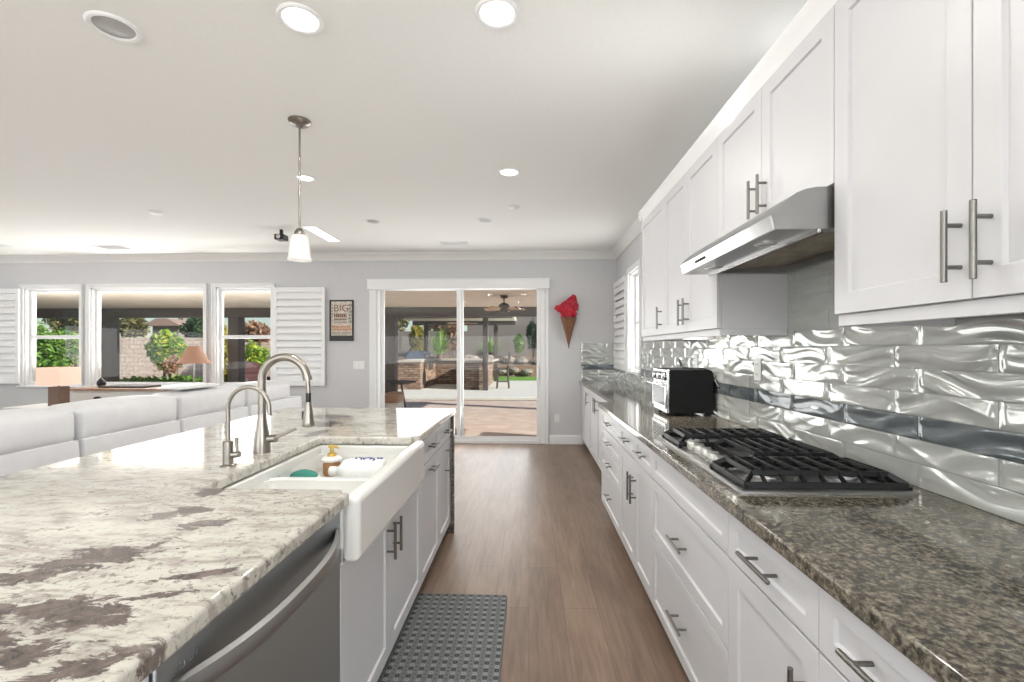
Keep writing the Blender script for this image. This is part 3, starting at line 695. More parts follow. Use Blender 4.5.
# crown on the wall cabinets
pr = [(XU + 0.03, 2.372), (XU + 0.012, 2.372), (XU + 0.008, 2.385), (XU + 0.002, 2.40), (XU - 0.010, 2.425), (XU - 0.016, 2.435), (XU - 0.018, 2.455), (XU + 0.03, 2.455)]
m = MB().prism(pr, 'y', 0.55, 3.76)
m.prism([(3.73, 2.372), (3.76, 2.372), (3.764, 2.385), (3.770, 2.40), (3.782, 2.425), (3.788, 2.435), (3.79, 2.455), (3.73, 2.455)], 'x', XU - 0.018, XR)
m.box(XU + 0.03, XR, 0.55, 3.73, 2.402, 2.455)
struct(m.build('trim_6', 'trim_white'))

# range hood
t = thing('range_hood', 'stainless range hood over the gas cooktop', 'range hood', (1.0, 1.84, 1.712))
HX = [(0.738, 1.712), (0.726, 1.756), (0.745, 1.779), (0.774, 1.803), (0.80, 1.821), (0.827, 1.832), (0.86, 1.838), (XR - 0.02, 1.838), (XR - 0.02, 1.752), (0.872, 1.752), (0.872, 1.712)]
MB().prism(HX, 'y', 1.4215, 2.2605).box(1.20, XR - 0.02, 1.4215, 2.2605, 1.712, 1.752).build('hood_shell', 'stainless', t, smooth=False)
for ya, yb in ((1.4215, 1.46), (2.22, 2.2605)): B(0.872, 1.20, ya, yb, 1.712, 1.752).build('end_rim', 'stainless', t)
m = MB(); x0 = 0.738; dx, dz = -0.012, 0.044
m.add([(0.7355, 1.430, 1.714), (0.7355, 2.252, 1.714), (0.7235, 2.252, 1.754), (0.7235, 1.430, 1.754), (0.740, 1.430, 1.714), (0.740, 2.252, 1.714), (0.728, 2.252, 1.754), (0.728, 1.430, 1.754)], [(0, 1, 2, 3), (4, 7, 6, 5), (0, 4, 5, 1), (1, 5, 6, 2), (2, 6, 7, 3), (3, 7, 4, 0)])
m.build('front_panel', 'chrome', t)
m = MB()
for i in range(5): m.box(0.7265, 0.7315, 1.955 + i * 0.024, 1.972 + i * 0.024, 1.729, 1.741)
m.build('control_buttons', 'black_plastic', t)
B(0.862, 0.8725, 1.4215, 2.2605, 1.702, 1.7125).build('lip', 'chrome', t, 0.001)
MB().add([(0.945, 1.462, 1.728), (1.195, 1.462, 1.742), (1.195, 2.218, 1.742), (0.945, 2.218, 1.728), (0.945, 1.462, 1.750), (1.195, 1.462, 1.751), (1.195, 2.218, 1.751), (0.945, 2.218, 1.750)], [(0, 1, 2, 3), (4, 7, 6, 5), (0, 4, 5, 1), (1, 5, 6, 2), (2, 6, 7, 3), (3, 7, 4, 0)]).build('grease_filter', 'grease_filter', t)
for y in (1.62, 2.07):
    l = MB().lathe([(0.036, 1.7125), (0.036, 1.708), (0.027, 1.707)], (0.808, y, 0), 24).build('light_ring', 'chrome', t)
    MB().lathe([(0.026, 1.709), (0.026, 1.7062), (0.010, 1.7055)], (0.808, y, 0), 24).build('light_lens', 'lens_unlit', l)

# under-cabinet light strip
t = thing('under_cabinet_light', 'thin lit strip light under the wall cabinet above the toaster oven', 'light', (1.02, 2.9, 1.44))
B(1.01, 1.06, 2.60, 3.55, 1.436, 1.4515).build('housing', 'white_plastic', t, 0.002)
B(1.014, 1.056, 2.61, 3.54, 1.432, 1.4362).build('diffuser', 'strip_lit', t)
area_light('strip_glow', (1.035, 3.07, 1.428), (0.25, 0, -1), 0.03, 0.9, 5.0, (1.0, 0.96, 0.9))

# ------------------------------------------------------------------ gas cooktop
t = thing('gas_cooktop', 'stainless gas cooktop with black grates set in the brown counter', 'cooktop', (0.9, 1.885, 0.9155))
m = MB(); x0, x1, y0, y1 = 0.632, 1.172, 1.432, 2.338
def ring_plate(m, x0, x1, y0, y1, r, z, n=6):
    pts = []
    for cx, cy, a0 in ((x1 - r, y1 - r, 0), (x0 + r, y1 - r, 90), (x0 + r, y0 + r, 180), (x1 - r, y0 + r, 270)):
        for k in range(n + 1):
            a = math.radians(a0 + 90 * k / n); pts.append((cx + r * math.cos(a), cy + r * math.sin(a)))
    return pts
p1 = ring_plate(m, x0, x1, y0, y1, 0.02, 0); n = len(p1)
def inset(pts, d): 
    cx, cy = (x0 + x1) / 2, (y0 + y1) / 2; hx, hy = (x1 - x0) / 2, (y1 - y0) / 2
    return [(cx + (p[0] - cx) * (hx - d) / hx, cy + (p[1] - cy) * (hy - d) / hy) for p in pts]
layers = [(0, 0.9152), (0, 0.921), (0.004, 0.925), (0.014, 0.926), (0.020, 0.920), (0.05, 0.919)]
vs = []
for d, z in layers: vs += [(x, y, z) for x, y in inset(p1, d)]
fs = [(L * n + k, L * n + (k + 1) % n, (L + 1) * n + (k + 1) % n, (L + 1) * n + k) for L in range(len(layers) - 1) for k in range(n)] + [list(range((len(layers) - 1) * n, len(layers) * n)), list(range(n - 1, -1, -1))]
m.add(vs, fs); m.build('tray', 'stainless', t)
KN = [(0.700, 1.748), (0.728, 1.800), (0.690, 1.872), (0.728, 1.945), (0.700, 1.997)]
KN = [(0.708, 1.738 + i * 0.076) for i in range(5)]
for kx, ky in KN:
    k = MB().lathe([(0.026, 0.920), (0.026, 0.927), (0.0225, 0.929), (0.0235, 0.950), (0.020, 0.955), (0.0, 0.956)], (kx, ky, 0), 24, caps=False).build('knob', 'knob_steel', t)
    B(kx - 0.0195, kx + 0.0195, ky - 0.0045, ky + 0.0045, 0.954, 0.961).build('grip', 'knob_steel', k, 0.002)
BN = [(0.785, 1.575, 0.042), (1.04, 1.575, 0.036), (0.965, 1.885, 0.055), (0.785, 2.20, 0.034), (1.04, 2.20, 0.045)]
for bx, by, br in BN:
    b = MB().lathe([(br * 1.5, 0.919), (br * 1.45, 0.925), (br * 1.02, 0.928), (br, 0.938), (br * 0.96, 0.940)], (bx, by, 0), 28).build('burner', 'steel_bright', t)
    MB().lathe([(br * 0.92, 0.9395), (br * 0.95, 0.943), (br * 0.88, 0.948), (0.0, 0.949)], (bx, by, 0), 28, caps=False).build('burner_cap', 'cast_iron', b)
def grate(xa, xb, ya, yb, fingers):
    m = MB(); zt = 0.972; h = 0.016; w = 0.010; z0 = 0.919
    def bar(p, q, ww=w, hh=h, top=zt, top2=None):
        p = Vector(p); q = Vector(q); d = (q - p).normalized(); nrm = Vector((-d[1], d[0])) * ww / 2; t2 = top if top2 is None else top2
        a, b, c2, d2 = p + nrm, p - nrm, q - nrm, q + nrm; ch = 0.25
        vs = [(*a, top - hh), (*b, top - hh), (*c2, t2 - hh), (*d2, t2 - hh), (*(a * (1 - ch) + b * ch), top), (*(b * (1 - ch) + a * ch), top), (*(c2 * (1 - ch) + d2 * ch), t2), (*(d2 * (1 - ch) + c2 * ch), t2)]
        m.add(vs, [(3, 2, 1, 0), (4, 5, 6, 7), (0, 1, 5, 4), (1, 2, 6, 5), (2, 3, 7, 6), (3, 0, 4, 7)])
    zr = 0.945
    # low perimeter skirt that slopes up to the cooking bars
    bar((xa, ya), (xb, ya), 0.012, 0.020, zr); bar((xa, yb), (xb, yb), 0.012, 0.020, zr); bar((xa, ya), (xa, yb), 0.012, 0.020, zr); bar((xb, ya), (xb, yb), 0.012, 0.020, zr)
    i = 0.034
    bar((xa + i, ya + i), (xb - i, ya + i)); bar((xa + i, yb - i), (xb - i, yb - i)); bar((xa + i, ya + i), (xa + i, yb - i)); bar((xb - i, ya + i), (xb - i, yb - i))
    for cx, cy, ex, ey in ((xa, ya, 1, 1), (xb, ya, -1, 1), (xb, yb, -1, -1), (xa, yb, 1, -1)):
        bar((cx, cy), (cx + ex * i, cy + ey * i), 0.012, 0.018, zr + 0.002, zt)
        m.box(cx - 0.008, cx + 0.008, cy - 0.008, cy + 0.008, z0, zr - 0.01)
    nf = fingers
    for k in range(nf):                                            # ribs running along the counter, hooked down at both ends
        x = xa + i + (xb - xa - 2 * i) * (k + 0.5) / nf
        bar((x, ya), (x, ya + i), 0.010, 0.018, zr + 0.002, zt); bar((x, yb - i), (x, yb), 0.010, 0.018, zt, zr + 0.002)
        bar((x, ya + i), (x, yb - i), 0.009, 0.014, zt + 0.003)
    for k in (0.33, 0.67):
        y = ya + (yb - ya) * k; bar((xa + i, y), (xb - i, y), 0.010, 0.014, zt - 0.002)
    return m
grate(0.665, 1.152, 1.456, 1.712, 7).build('grate', 'cast_iron', t, 0.0015)
grate(0.805, 1.152, 1.722, 2.062, 5).build('grate', 'cast_iron', t, 0.0015)
grate(0.665, 1.152, 2.072, 2.316, 7).build('grate', 'cast_iron', t, 0.0015)

# ------------------------------------------------------------------ toaster oven
t = thing('toaster_oven', 'black toaster oven with chrome front standing on the brown counter', 'toaster oven', (1.08, 3.23, 0.915))
X0, X1, Y0, Y1, Z0, Z1 = 0.915, 1.203, 3.075, 3.41, 0.936, 1.222
pf = [(X0, Z0), (X1 - 0.01, Z0), (X1, Z0 + 0.01), (X1, Z1 - 0.03), (X1 - 0.010, Z1 - 0.008), (X1 - 0.03, Z1), (X0, Z1)]
MB().prism(pf, 'y', Y0, Y1).build('body', 'black_matte', t, 0.004)
MB().box(X0 - 0.012, X0 + 0.004, Y0 + 0.002, Y1 - 0.002, Z0, Z1 - 0.002).build('front_panel', 'chrome', t, 0.003)
MB().box(X0 - 0.016, X0 - 0.010, Y0 + 0.03, Y1 - 0.03, 1.145, 1.205).build('control_strip', 'black_plastic', t, 0.002)
Rm = Matrix.Rotation(-PI / 2, 3, 'Y')
for y in (3.13, 3.24, 3.35): MB().lathe([(0.024, 0.0), (0.024, 0.014), (0.019, 0.018), (0.0, 0.019)], (X0 - 0.016, y, 1.175), 20, mat=Rm, caps=False).build('knob', 'chrome', t)
d = MB().box(X0 - 0.022, X0 - 0.012, Y0 + 0.008, Y1 - 0.008, 0.962, 1.128).build('oven_door', 'chrome', t, 0.003)
MB().box(X0 - 0.024, X0 - 0.0215, Y0 + 0.03, Y1 - 0.03, 0.985, 1.105).build('door_glass', 'oven_glass', d)
m = MB().tube([(X0 - 0.058, Y0 + 0.012, 1.122), (X0 - 0.058, Y1 - 0.012, 1.122)], 0.0075, 12)
for y in (Y0 + 0.03, Y1 - 0.03): m.tube([(X0 - 0.02, y, 1.118), (X0 - 0.058, y, 1.122)], 0.006, 8)
m.build('door_handle', 'chrome', d)
for x in (X0 + 0.03, (X0 + X1) / 2 + 0.01, X1 - 0.03):
    for y in (Y0 + 0.025, Y1 - 0.025):
        MB().lathe([(0.009, 0.9155), (0.012, 0.925), (0.013, Z0 + 0.001)], (x, y, 0), 14).build('foot', 'black_plastic', t)
MB().tube([(1.03, 3.18, Z1 + 0.001), (1.03, 3.20, 1.26), (1.035, 3.24, 1.285), (1.05, 3.29, 1.275), (1.07, 3.30, 1.245), (1.06, 3.26, Z1 + 0.006), (1.10, 3.20, Z1 + 0.006), (1.17, 3.16, Z1 + 0.006), (1.209, 3.12, 1.20), (1.212, 3.06, 1.14), (1.216, 3.03, 1.11)], 0.0042, 8).build('power_cord', 'black_plastic', t)

# outlets and switches
def outlet(label, kind, c, axis, w=0.072, h=0.118, gangs=1):
    """axis: unit direction the plate faces"""
    t = thing('wall_outlet' if kind == 'o' else 'light_switch', label, 'outlet' if kind == 'o' else 'switch', c)
    ax = Vector(axis); r = Vector((0, 0, 1)).cross(ax)
    def bx(u0, u1, z0, z1, d0, d1):
        m = MB(); vs = []
        for d in (d0, d1):
            for u, z in ((u0, z0), (u1, z0), (u1, z1), (u0, z1)):
                p = Vector(c) + r * u + ax * d + Vector((0, 0, z)); vs.append(p)
        return m.add(vs, [(0, 3, 2, 1), (4, 5, 6, 7), (0, 1, 5, 4), (1, 2, 6, 5), (2, 3, 7, 6), (3, 0, 4, 7)])
    bx(-w / 2, w / 2, -h / 2, h / 2, 0, 0.006).build('cover_plate', 'white_plastic', t, 0.002)
    for g in range(gangs):
        u = (g - (gangs - 1) / 2) * 0.046
        if kind == 'o':
            for z in (-0.026, 0.026):
                s = bx(u - 0.016, u + 0.016, z - 0.014, z + 0.014, 0.005, 0.0085).build('socket', 'white_plastic', t, 0.002)
                m = bx(u - 0.008, u - 0.0055, z - 0.003, z + 0.006, 0.008, 0.0092); m2 = bx(u + 0.0055, u + 0.008, z - 0.003, z + 0.006, 0.008, 0.0092)
                m.add(m2.v, m2.f); m.build('slots', 'shadow_gap', s)
        else: bx(u - 0.016, u + 0.016, -0.034, 0.034, 0.005, 0.010).build('rocker', 'white_plastic', t, 0.002)
    return t
outlet('white outlet on the grey wall below the red tissue cone', 'o', (0.40, YF, 0.375), (0, -1, 0))
outlet('white three gang light switch under the framed word sign', 's', (-2.475, YF, 1.13), (0, -1, 0), 0.165, 0.118, 3)
XS = XR - 0.022
outlet('white outlet on splashback between toaster oven and cooktop, above the slate row', 'o', (XS, 2.54, 1.245), (-1, 0, 0))
outlet('white outlet on the wavy splashback behind the toaster oven', 'o', (XS, 3.47, 1.26), (-1, 0, 0))
outlet('white outlet on the splashback beside the counter window', 'o', (XS, 4.85, 1.245), (-1, 0, 0))

# ------------------------------------------------------------------ kitchen island
XI = -0.577
def icab(label, a0, a1, top=0.8755):
    t = thing('island_cabinet', label, 'cabinet', (-0.9, (a0 + a1) / 2, 0), 'white cabinets of the kitchen island')
    MB().box(-1.20, XI - 0.021, a0 + 0.0008, a1 - 0.0008, 0.098, top).build('body', 'cabinet_white', t)
    MB().box(-1.20, XI - 0.085, a0 + 0.0008, a1 - 0.0008, 0.0, 0.098).build('toe_kick', 'cabinet_white', t)
    return t
t = icab('white island cabinet with two doors directly below the farmhouse sink', 1.405, 2.47, 0.678)
cab_door(t, XI, 1, 1.405, 1.915, 0.085, 0.686, 1.872, 0.572, 0.145); cab_door(t, XI, 1, 1.915, 2.47, 0.085, 0.686, 1.958, 0.572, 0.145)
t = icab('white island cabinet beside the sink, with a drawer over a door', 2.47, 2.965)
cab_drawer(t, XI, 1, 2.47, 2.965, 0.715, ZT, L=0.13); d = cab_drawer(t, XI, 1, 2.47, 2.965, 0.085, 0.711, False, name='pull_out_door'); handle(d, XI, 1, 2.72, 0.655, False, 0.13)
t = icab('white island cabinet at the far end next to the stone end panel', 2.965, 3.40)
cab_drawer(t, XI, 1, 2.965, 3.40, 0.715, ZT, L=0.13); cab_door(t, XI, 1, 2.965, 3.40, 0.085, 0.711, 3.20, 0.585, 0.24)
t = icab('white island cabinet at the near end, left of the dishwasher', 0.0, 0.688)
cab_drawer(t, XI, 1, 0.0, 0.688, 0.715, ZT); cab_door(t, XI, 1, 0.0, 0.688, 0.085, 0.711, 0.64, 0.6)
o = MB().box(-1.80, -1.205, -0.15, 3.40, 0.0, 0.8755).build('island_back_panel', 'cabinet_white', None)
tag(o, 'plain white panelled back half of the kitchen island facing the sofa', 'island panel')
o = MB().box(-1.80, -0.552, 3.402, 3.437, 0.0, 0.8755).build('island_end_panel', 'granite_brown', None, 0.002)
tag(o, 'speckled stone slab closing the far end of the island', 'end panel')

# island top with the sink cut out
t = thing('island_countertop', 'cream granite island top with brown blotches around the sink', 'countertop', (-1.2, 1.6, 0.876))
XO, XB, YE = -0.548, -1.83, 3.465
SX0, SX1, SY0, SY1 = -1.045, XO, 1.435, 2.295                       # open notch for the sink
m = MB().prism([(XB, -0.2), (XO, -0.2), (XO, 1.404), (-0.582, 1.404), (-0.582, SY0), (SX0, SY0), (SX0, SY1), (-0.582, SY1), (-0.582, 2.326), (XO, 2.326), (XO, YE), (XB, YE)], 'z', 0.876, 0.915)
m.build('top_slab', 'granite_cream', t, 0.009, 4)

# dishwasher
t = thing('dishwasher', 'stainless dishwasher with bowed bar handle under the island top', 'dishwasher', (-0.85, 1.07, 0))
MB().box(-1.19, -0.60, 0.692, 1.400, 0.05, 0.868).build('tub', 'toe_dark', t)
MB().box(-0.600, -0.5745, 0.694, 1.397, 0.115, 0.862).build('front_panel', 'stainless_dark', t, 0.004)
MB().box(-1.19, -0.66, 0.694, 1.397, 0.0, 0.11).build('kick_plate', 'black_plastic', t)
m = MB(); N = 28; vs = []
for i in range(N + 1):
    k = i / N; y = 0.712 + (1.372 - 0.712) * k; bul = 0.062 * (1 - abs(2 * k - 1) ** 2.6); xx = -0.574 + bul
    z = 0.798; hh = 0.021
    vs += [(xx - 0.006, y, z - hh), (xx + 0.007, y, z - hh + 0.006), (xx + 0.009, y, z), (xx + 0.006, y, z + hh - 0.004), (xx - 0.006, y, z + hh)]
fs = [(i * 5 + k, i * 5 + (k + 1) % 5, (i + 1) * 5 + (k + 1) % 5, (i + 1) * 5 + k) for i in range(N) for k in range(5)] + [list(range(5)), list(range(N * 5 + 4, N * 5 - 1, -1))]
m.add(vs, fs).build('bar_handle', 'stainless', t)
R9 = (PI / 2, 0, PI / 2)
lg = MB().lathe([(0.0085, 0), (0.0085, 0.0009), (0.0072, 0.0009), (0.0072, 0)], (-0.5745, 0.748, 0.830), 24, mat=Matrix.Rotation(PI / 2, 3, 'Y'), caps=False)
lg.box(-0.5745, -0.5736, 0.7474, 0.7486, 0.8265, 0.8345); lg.box(-0.5745, -0.5736, 0.7480, 0.7520, 0.8265, 0.8277)
lg.build('emblem', 'logo_grey', t)
text('brand_lettering', 'LG', 0.018, (-0.5738, 0.776, 0.830), R9, 'logo_grey', t)
tg = MB().lathe([(0.010, 0), (0.010, 0.001), (0.007, 0.001), (0.007, 0)], (-0.5745, 1.383, 0.765), 20, mat=Matrix.Rotation(PI / 2, 3, 'Y'), caps=False)
tg.box(-0.5745, -0.5735, 1.377, 1.389, 0.742, 0.745); tg.build('badge', 'toe_dark', t)

# farmhouse sink
t = thing('farmhouse_sink', 'white double bowl apron front sink set into the island', 'sink', (-0.8, 1.87, 0.69))
def rrect(x0, x1, y0, y1, r, n=5):
    pts = []
    for cx, cy, a0 in ((x1 - r, y1 - r, 0), (x0 + r, y1 - r, 90), (x0 + r, y0 + r, 180), (x1 - r, y0 + r, 270)):
        for k in range(n + 1):
            a = math.radians(a0 + 90 * k / n); pts.append((cx + r * math.cos(a), cy + r * math.sin(a)))
    return pts
ax0, ax1, ay0, ay1 = -1.066, -0.522, 1.408, 2.322
ZR = 0.873
def bowl(m, x0, x1, y0, y1, top, rim_pts, zb=0.745):
    lay = [(0.0, top), (0.004, top - 0.004), (0.010, zb + 0.035), (0.022, zb + 0.012), (0.045, zb)]
    n = 24; rings = []
    for d, z in lay: rings.append([(x, y, z) for x, y in rrect(x0 + d, x1 - d, y0 + d, y1 - d, 0.045 if d < 0.03 else 0.03)])
    vs = [p for r_ in rings for p in r_]
    fs = [(L * n + k, L * n + (k + 1) % n, (L + 1) * n + (k + 1) % n, (L + 1) * n + k) for L in range(len(lay) - 1) for k in range(n)] + [list(range((len(lay) - 1) * n, len(lay) * n))]
    m.add(vs, fs)
bx0, bx1 = -1.040, -0.572; yd = 1.835
m = MB(); out = MB()
bowl(m, bx0, bx1, 1.442, yd - 0.014, 0.836, None); bowl(m, bx0, bx1, yd + 0.014, 2.288, 0.836, None)
# outer shell, rim and divider as solid boxes around the two bowls (back, ends and apron)
inner = m.build('bowls', 'ceramic', t, recalc=False)
m = MB(); m.box(ax0, bx0 + 0.004, ay0, ay1, 0.69, ZR); m.box(bx0, bx1, ay0, 1.446, 0.69, ZR); m.box(bx0, bx1, 2.284, ay1, 0.69, ZR); m.box(bx0, bx1, yd - 0.018, yd + 0.018, 0.69, 0.836); m.box(bx0, bx1, ay0, ay1, 0.685, 0.744)
m.build('rim', 'ceramic', t, 0.006, 3)
MB().box(bx1 - 0.006, ax1, ay0, ay1, 0.692, 0.899).build('apron', 'ceramic', t, 0.022, 6)
for y in (1.62, 2.06): MB().lathe([(0.045, 0.7455), (0.043, 0.748), (0.03, 0.747), (0.0, 0.7465)], (-0.82, y, 0), 24, caps=False).build('drain', 'chrome', t)

# things in the sink
t = thing('detergent_bottle', 'white plastic bottle with blue print lying in the sink', 'bottle', (-0.745, 2.06, 0.745))
RY = Matrix.Rotation(PI / 2, 3, 'Y')
prof = [(0.0, -0.10), (0.048, -0.10), (0.056, -0.092), (0.058, -0.02), (0.058, 0.05), (0.050, 0.085), (0.026, 0.105), (0.018, 0.115), (0.018, 0.125)]
MB().lathe(prof, (-0.745, 2.06, 0.806), 28, mat=Matrix.Rotation(-PI / 2, 3, 'Y'), caps=False).build('bottle_body', 'bottle_white', t)
MB().lathe([(0.021, 0.116), (0.021, 0.148), (0.015, 0.152), (0.0, 0.152)], (-0.745, 2.06, 0.806), 20, mat=Matrix.Rotation(-PI / 2, 3, 'Y'), caps=False).build('bottle_cap', 'white_plastic', t)
m = MB(); rg = random.Random(3)
for i in range(9):
    x = -0.775 + i * 0.014; a = math.radians(78 + 12 * math.sin(i * 1.9)); w = 0.009
    pts = [(x + w * math.sin(k * 0.9 + i) * 0.5, 2.06 - 0.0586 * math.cos(a + k * 0.07), 0.806 + 0.0586 * math.sin(a + k * 0.07)) for k in range(7)]
    m.tube(pts, 0.0032, 6)
m.build('blue_print', 'bottle_ink', t)
t = thing('scrub_brush', 'green scrub sponge brush lying on the sink bottom', 'sponge', (-0.96, 1.99, 0.745))
MB().sphere((-0.975, 1.985, 0.795), (0.065, 0.036, 0.036), 20, 12, jit=0.03, rng=random.Random(2)).build('sponge_head', 'green_sponge', t)
MB().tube([(-0.935, 1.985, 0.785), (-0.91, 1.982, 0.795), (-0.885, 1.98, 0.79)], [0.014, 0.012, 0.006], 12).build('brush_neck', 'white_plastic', t)
t = thing('soap_dispenser', 'amber soap jar with white collar and gold pump in the sink corner', 'soap dispenser', (-0.955, 2.22, 0.745))
MB().lathe([(0.0, 0.7455), (0.036, 0.7455), (0.040, 0.755), (0.040, 0.80), (0.034, 0.815)], (-0.955, 2.22, 0), 24, caps=False).build('jar', 'amber', t)
MB().lathe([(0.034, 0.812), (0.047, 0.815), (0.049, 0.825), (0.040, 0.833), (0.025, 0.837), (0.0, 0.838)], (-0.955, 2.22, 0), 24, caps=False).build('collar', 'bottle_white', t)
m = MB().lathe([(0.022, 0.836), (0.020, 0.850), (0.009, 0.854), (0.008, 0.876), (0.016, 0.878), (0.016, 0.889), (0.0, 0.891)], (-0.955, 2.22, 0), 18, caps=False); m.tube([(-0.955, 2.22, 0.883), (-0.925, 2.21, 0.883), (-0.915, 2.207, 0.876)], 0.005, 8)
m.build('pump', 'gold_plastic', t)

# faucets
def arc(c, r, a0, a1, n, y, ux=1.0):
    return [(c[0] + r * math.cos(math.radians(a0 + (a1 - a0) * k / n)) * ux, y, c[1] + r * math.sin(math.radians(a0 + (a1 - a0) * k / n))) for k in range(n + 1)]
t = thing('kitchen_faucet', 'tall brushed nickel pull-down faucet behind the sink', 'faucet', (-1.136, 1.94, 0.915))
fx, fy = -1.136, 1.94
MB().lathe([(0.034, 0.9152), (0.034, 0.92), (0.0335, 0.945), (0.030, 0.985), (0.023, 1.025), (0.0185, 1.058), (0.0175, 1.078)], (fx, fy, 0), 28).build('faucet_body', 'nickel', t)
R = 0.098
path = [(fx, fy, 1.076), (fx, fy, 1.15), (fx, fy, 1.222)] + arc((fx + R, 1.222), R, 180, 8, 22, fy)
MB().tube(path, 0.0165, 18).build('neck', 'nickel', t)
e = path[-1]
MB().tube([(e[0], fy, e[2] + 0.006), (e[0] + 0.003, fy, e[2] - 0.014)], 0.0185, 18).build('neck_collar', 'nickel', t)
MB().tube([(e[0] + 0.002, fy, e[2] - 0.01), (e[0] + 0.006, fy, 1.185), (e[0] + 0.006, fy, 1.15)], 0.0095, 14).build('hose', 'nickel', t)
MB().tube([(e[0] + 0.006, fy, 1.168), (e[0] + 0.006, fy, 1.125)], 0.0115, 14).build('hose_sleeve', 'black_plastic', t)
sx = e[0] + 0.006
sh = MB().lathe([(0.0125, 1.130), (0.014, 1.127), (0.017, 1.10), (0.024, 1.045), (0.0255, 1.030), (0.0235, 1.026), (0.0, 1.026)], (sx, fy, 0), 24, caps=False).build('spray_head', 'nickel', t)
MB().box(sx - 0.027, sx - 0.017, fy - 0.006, fy + 0.006, 1.055, 1.09).build('spray_button', 'black_plastic', sh, 0.002)
m = MB().tube([(fx + 0.02, fy, 0.972), (fx + 0.062, fy, 0.975)], [0.017, 0.0165], 16); m.build('handle_hub', 'nickel', t)
MB().tube([(fx + 0.056, fy, 0.978), (fx + 0.085, fy + 0.01, 0.990), (fx + 0.135, fy + 0.03, 1.012)], [0.009, 0.0075, 0.0065], 12).build('lever', 'nickel', t)
t = thing('water_filter_faucet', 'small thin brushed nickel gooseneck tap left of the tall faucet', 'faucet', (-1.128, 1.704, 0.915))
fx, fy = -1.128, 1.704
MB().lathe([(0.027, 0.9152), (0.027, 0.921), (0.018, 0.924), (0.018, 1.008), (0.015, 1.011), (0.0, 1.0112)], (fx, fy, 0), 24, caps=False).build('faucet_body', 'nickel', t)
R = 0.079; path = [(fx, fy, 1.009), (fx, fy, 1.07), (fx, fy, 1.132)] + arc((fx + R, 1.132), R, 180, 0, 20, fy) + [(fx + 2 * R + 0.001, fy, 1.105)]
MB().tube(path, 0.0078, 14).build('neck', 'nickel', t)
MB().tube([(fx + 0.015, fy, 0.957), (fx + 0.044, fy, 0.960)], [0.0125, 0.012], 14).build('handle_hub', 'nickel', t)
MB().tube([(fx + 0.036, fy, 0.962), (fx + 0.034, fy, 0.99), (fx + 0.033, fy, 1.022)], [0.0055, 0.006, 0.0072], 10).build('lever', 'nickel', t)

# floor mat
o = MB().prism(rrect(-0.615, -0.118, 1.30, 2.535, 0.02), 'z', 0.0005, 0.014).build('kitchen_mat', 'mat_pattern', None, 0.004, 3)
tag(o, 'grey patterned cushioned mat on the wood floor before the sink', 'mat')

# ------------------------------------------------------------------ ceiling fittings
def can(label, x, y, r, lit, power=11):
    t = thing('recessed_light', label, 'ceiling light', (x, y, ZC), 'recessed ceiling lights')
    MB().lathe([(r, ZC), (r, ZC - 0.006), (r * 0.93, ZC - 0.011), (r * 0.80, ZC - 0.008), (r * 0.74, ZC + 0.0), ], (x, y, 0), 36, caps=False).build('trim_ring', 'trim_white', t)
    MB().lathe([(r * 0.77, ZC - 0.0012), (r * 0.72, ZC - 0.004), (0, ZC - 0.005)], (x, y, 0), 36, caps=False).build('lens', 'lens_lit' if lit else 'lens_unlit', t)
    if lit: area_light('can_glow', (x, y, ZC - 0.02), (0, 0, -1), r * 1.5, r * 1.5, power, (1.0, 0.96, 0.90), 'DISK')
    return t
can('lit round recessed light at the top of the photo, directly over the aisle', -0.132, 1.925, 0.092, True)
can('lit round recessed light over the island sink, nearest the pendant lamp', -0.965, 1.93, 0.092, True)
can('lit round recessed light in mid ceiling, above the far aisle', -0.157, 3.655, 0.088, True)
can('lit round recessed light right behind the pendant lamp rod', -1.815, 3.715, 0.078, True)
can('unlit grey round recessed fitting at the top left of the ceiling', -1.797, 1.95, 0.098, False)
can('small pale recessed fitting near the far crown, above the sliding door', -0.474, 4.99, 0.085, False).children[1].data.materials[0] = M('trim_white')
can('small pale recessed fitting near the far crown, above the word sign', -1.692, 4.99, 0.085, False).children[1].data.materials[0] = M('trim_white')
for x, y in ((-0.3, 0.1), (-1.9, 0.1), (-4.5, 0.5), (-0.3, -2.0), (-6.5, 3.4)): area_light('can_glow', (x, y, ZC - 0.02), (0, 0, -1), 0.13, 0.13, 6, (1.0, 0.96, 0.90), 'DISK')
def disc(label, x, y, r):
    o = MB().lathe([(r, ZC - 0.0002), (r, ZC - 0.012), (r * 0.7, ZC - 0.022), (0, ZC - 0.024)], (x, y, 0), 24, caps=False).build('smoke_detector', 'white_plastic', None); tag(o, label, 'detector')
disc('tiny white disc on the ceiling beyond the mid ceiling light, right side', -0.147, 4.55, 0.055)
disc('tiny white disc on the ceiling high above the left sofa end', -3.78, 4.58, 0.06)
def vent(label, x0, x1, y0, y1):
    t = thing('ceiling_vent', label, 'vent', ((x0 + x1) / 2, (y0 + y1) / 2, ZC)); z = ZC
    m = MB(); f = 0.022; m.box(x0, x1, y0, y0 + f, z - 0.008, z); m.box(x0, x1, y1 - f, y1, z - 0.008, z); m.box(x0, x0 + f, y0 + f, y1 - f, z - 0.008, z); m.box(x1 - f, x1, y0 + f, y1 - f, z - 0.008, z)
    m.build('vent_frame', 'trim_white', t, 0.002)
    B(x0 + f, x1 - f, y0 + f, y1 - f, z - 0.0015, z - 0.0005).build('duct', 'shadow_gap', t)
    m = MB(); n = 7
    for i in range(n):
        y = y0 + f + (y1 - y0 - 2 * f) * (i + 0.5) / n; m.prism([(y - 0.003, z - 0.002), (y - 0.001, z - 0.002), (y + 0.004, z - 0.006), (y + 0.002, z - 0.006)], 'x', x0 + f, x1 - f)
    m.build('fins', 'trim_white', t)
